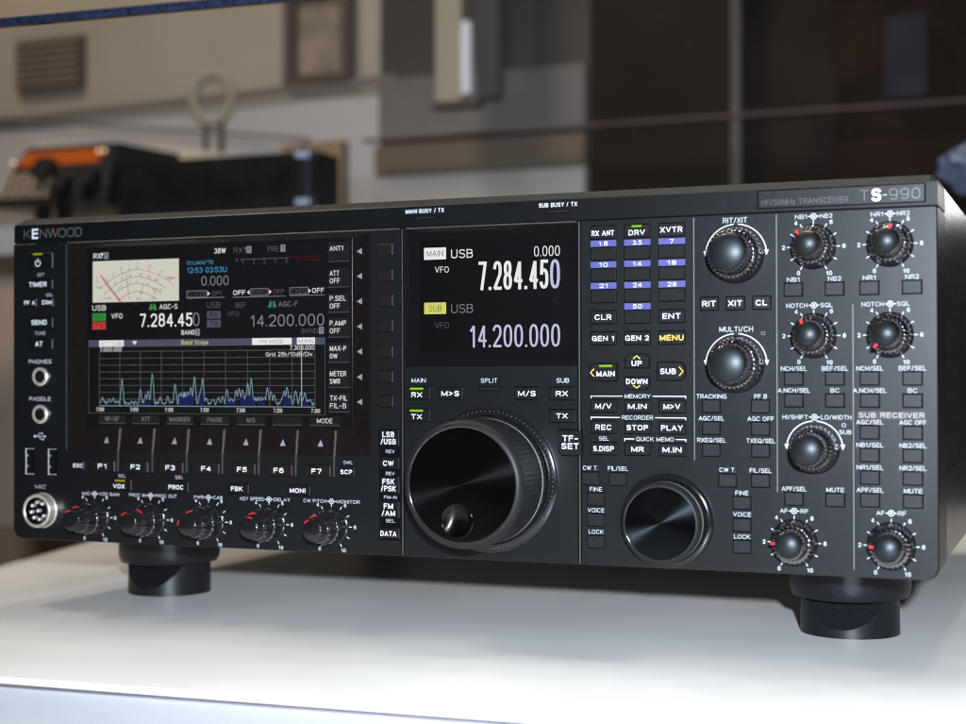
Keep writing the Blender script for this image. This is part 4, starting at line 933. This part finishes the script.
tag(bgbox('trim_post',-134,-122,1268,1290,-900,900,mat('trim_grey',(.10,.085,.075,1),.4)),'thin grey upright post between cabinet and dark curtain','post')
tag(bgbox('curtain',-120,1500,1300,1330,-900,900,M_DARKC),'near-black curtain with faint brown patches at right','curtain')
tag(bgbox('hand_rail',-636,900,1230,1238,438,441.2,mat('rail_red',(.12,.078,.065,1),.7)),'thin reddish rail crossing the cabinet and curtain','rail')
tag(bgbox('leaning_board',0,170,1255,1275,-900,600,mat('dark_wood',(.022,.012,.007,1),.8,spec=.05,noise=(7,.6))),'dark brown board leaning before the curtain at far right','board')
tag(bgbox('cloth',62,110,1225,1245,448,545,mat('purple_cloth',(.012,.010,.017,1),.9,noise=(20,.6))),'small dark purple cloth hung above the reddish rail at right','cloth')
# crumpled plastic bag at the right
bm=bmesh.new(); bmesh.ops.create_icosphere(bm,subdivisions=5,radius=.036)
import mathutils
for vtx in bm.verts:
    n_=mathutils.noise.fractal(vtx.co*28,.9,2.1,3); r=mathutils.noise.ridged_multi_fractal(vtx.co*26,.9,2.0,2,1.,2.)
    vtx.co*= .70+.42*n_+.14*r
    vtx.co.y*=.7; vtx.co.z*=.72; vtx.co.x*=1.1
for fc in bm.faces: fc.smooth=True
bmesh.ops.translate(bm,verts=bm.verts,vec=(.206,.70,.290))
me=bpy.data.meshes.new('bag'); bm.to_mesh(me); bm.free(); me.materials.append(mat('blue_plastic',(.07,.10,.165,1),.25,spec=.7))
bag=link('plastic_bag',me); tag(bag,'crumpled pale blue plastic bag behind the radio at right','plastic bag')

# =================================================================== WORLD + LAMPS
w=bpy.data.worlds.new('World'); scene.world=w; w.use_nodes=True; nt=w.node_tree; bg=nt.nodes['Background']
tc=nt.nodes.new('ShaderNodeTexCoord'); nz=nt.nodes.new('ShaderNodeTexNoise'); nz.inputs['Scale'].default_value=2.6; nz.inputs['Detail'].default_value=3
cr=nt.nodes.new('ShaderNodeValToRGB'); e=cr.color_ramp.elements; e[0].position=.36; e[0].color=(.006,.006,.008,1); e[1].position=.72; e[1].color=(.42,.34,.26,1)
x_=e.new(.5); x_.color=(.05,.032,.022,1)
nt.links.new(tc.outputs['Generated'],nz.inputs['Vector']); nt.links.new(nz.outputs['Fac'],cr.inputs[0]); nt.links.new(cr.outputs[0],bg.inputs['Color']); bg.inputs['Strength'].default_value=.22

def lamp_(name,typ,loc,target,power,col,size,spot=None,blend=.5):
    d=bpy.data.lights.new(name,typ); d.energy=power; d.color=col
    if typ=='AREA': d.shape='DISK'; d.size=size
    else: d.shadow_soft_size=size
    if typ=='SPOT': d.spot_size=math.radians(spot); d.spot_blend=blend
    o=bpy.data.objects.new(name,d); COL.objects.link(o); o.location=loc
    o.rotation_euler=(Vector(target)-Vector(loc)).to_track_quat('-Z','Y').to_euler(); return o
# cool flash-like lamp by the camera
lamp_('front_lamp','SPOT',(.365,-.75,.207),(.08,.0,.11),104.0,(.76,.87,1.),.013,66,.9)
# overhead show lamps, a little behind the radio: their shadows fall towards the viewer in steps
for k,(dx,dy) in enumerate(((-.30,.70),(.02,.74),(.33,.68),(-.22,.52),(.10,.56),(.38,.50),(-.30,.36),(.04,.33),(.26,.40))):
    lamp_('ceiling_lamp','SPOT',(dx,dy,1.75),(dx*.2+.05,.0,0),5.7,(1.,.92,.80),.004,60,.6)
lamp_('wall_fill','AREA',(-1.1,.2,1.9),(-1.0,1.25,.4),19,(1.,.88,.74),.5)  # unseen light added to brighten the wall behind
lamp_('side_glint_light','AREA',(.335,1.22,.36),(.235,.12,.17),.5,(1.,.99,.97),.12)  # unseen light added for the white highlight on the case side

# =================================================================== CAMERA
cam=bpy.data.cameras.new('camera'); co=bpy.data.objects.new('camera',cam); COL.objects.link(co); scene.camera=co
r=Vector((.92861154,.37104397,-.00264288)); u=Vector((.0054615,-.00654594,.99996366)); f_=Vector((-.37101319,.92859223,.00810509))
u=(u-u.dot(r)*r).normalized(); fz=-(r.cross(u)); fz=r.cross(u)
Mx=Matrix((( r.x,u.x,fz.x,0),(r.y,u.y,fz.y,0),(r.z,u.z,fz.z,0),(0,0,0,1)))
co.matrix_world=Matrix.Translation(Vector(((EYE[0]-OX)*MM,-EYE[2]*MM,(EYE[1]+OZ)*MM))) @ Mx
cam.sensor_width=36; cam.lens=1512.33/966*36; cam.clip_start=.01; cam.clip_end=50
cam.dof.use_dof=True; cam.dof.focus_distance=.685; cam.dof.aperture_fstop=7.5
scene.view_settings.view_transform='Standard'; scene.view_settings.look='None'; scene.view_settings.gamma=1; scene.view_settings.exposure=0
scene.cycles.use_denoising=True; scene.cycles.filter_width=1.05
scene.cycles.max_bounces=8; scene.cycles.transparent_max_bounces=8
scene.cycles.sample_clamp_indirect=4
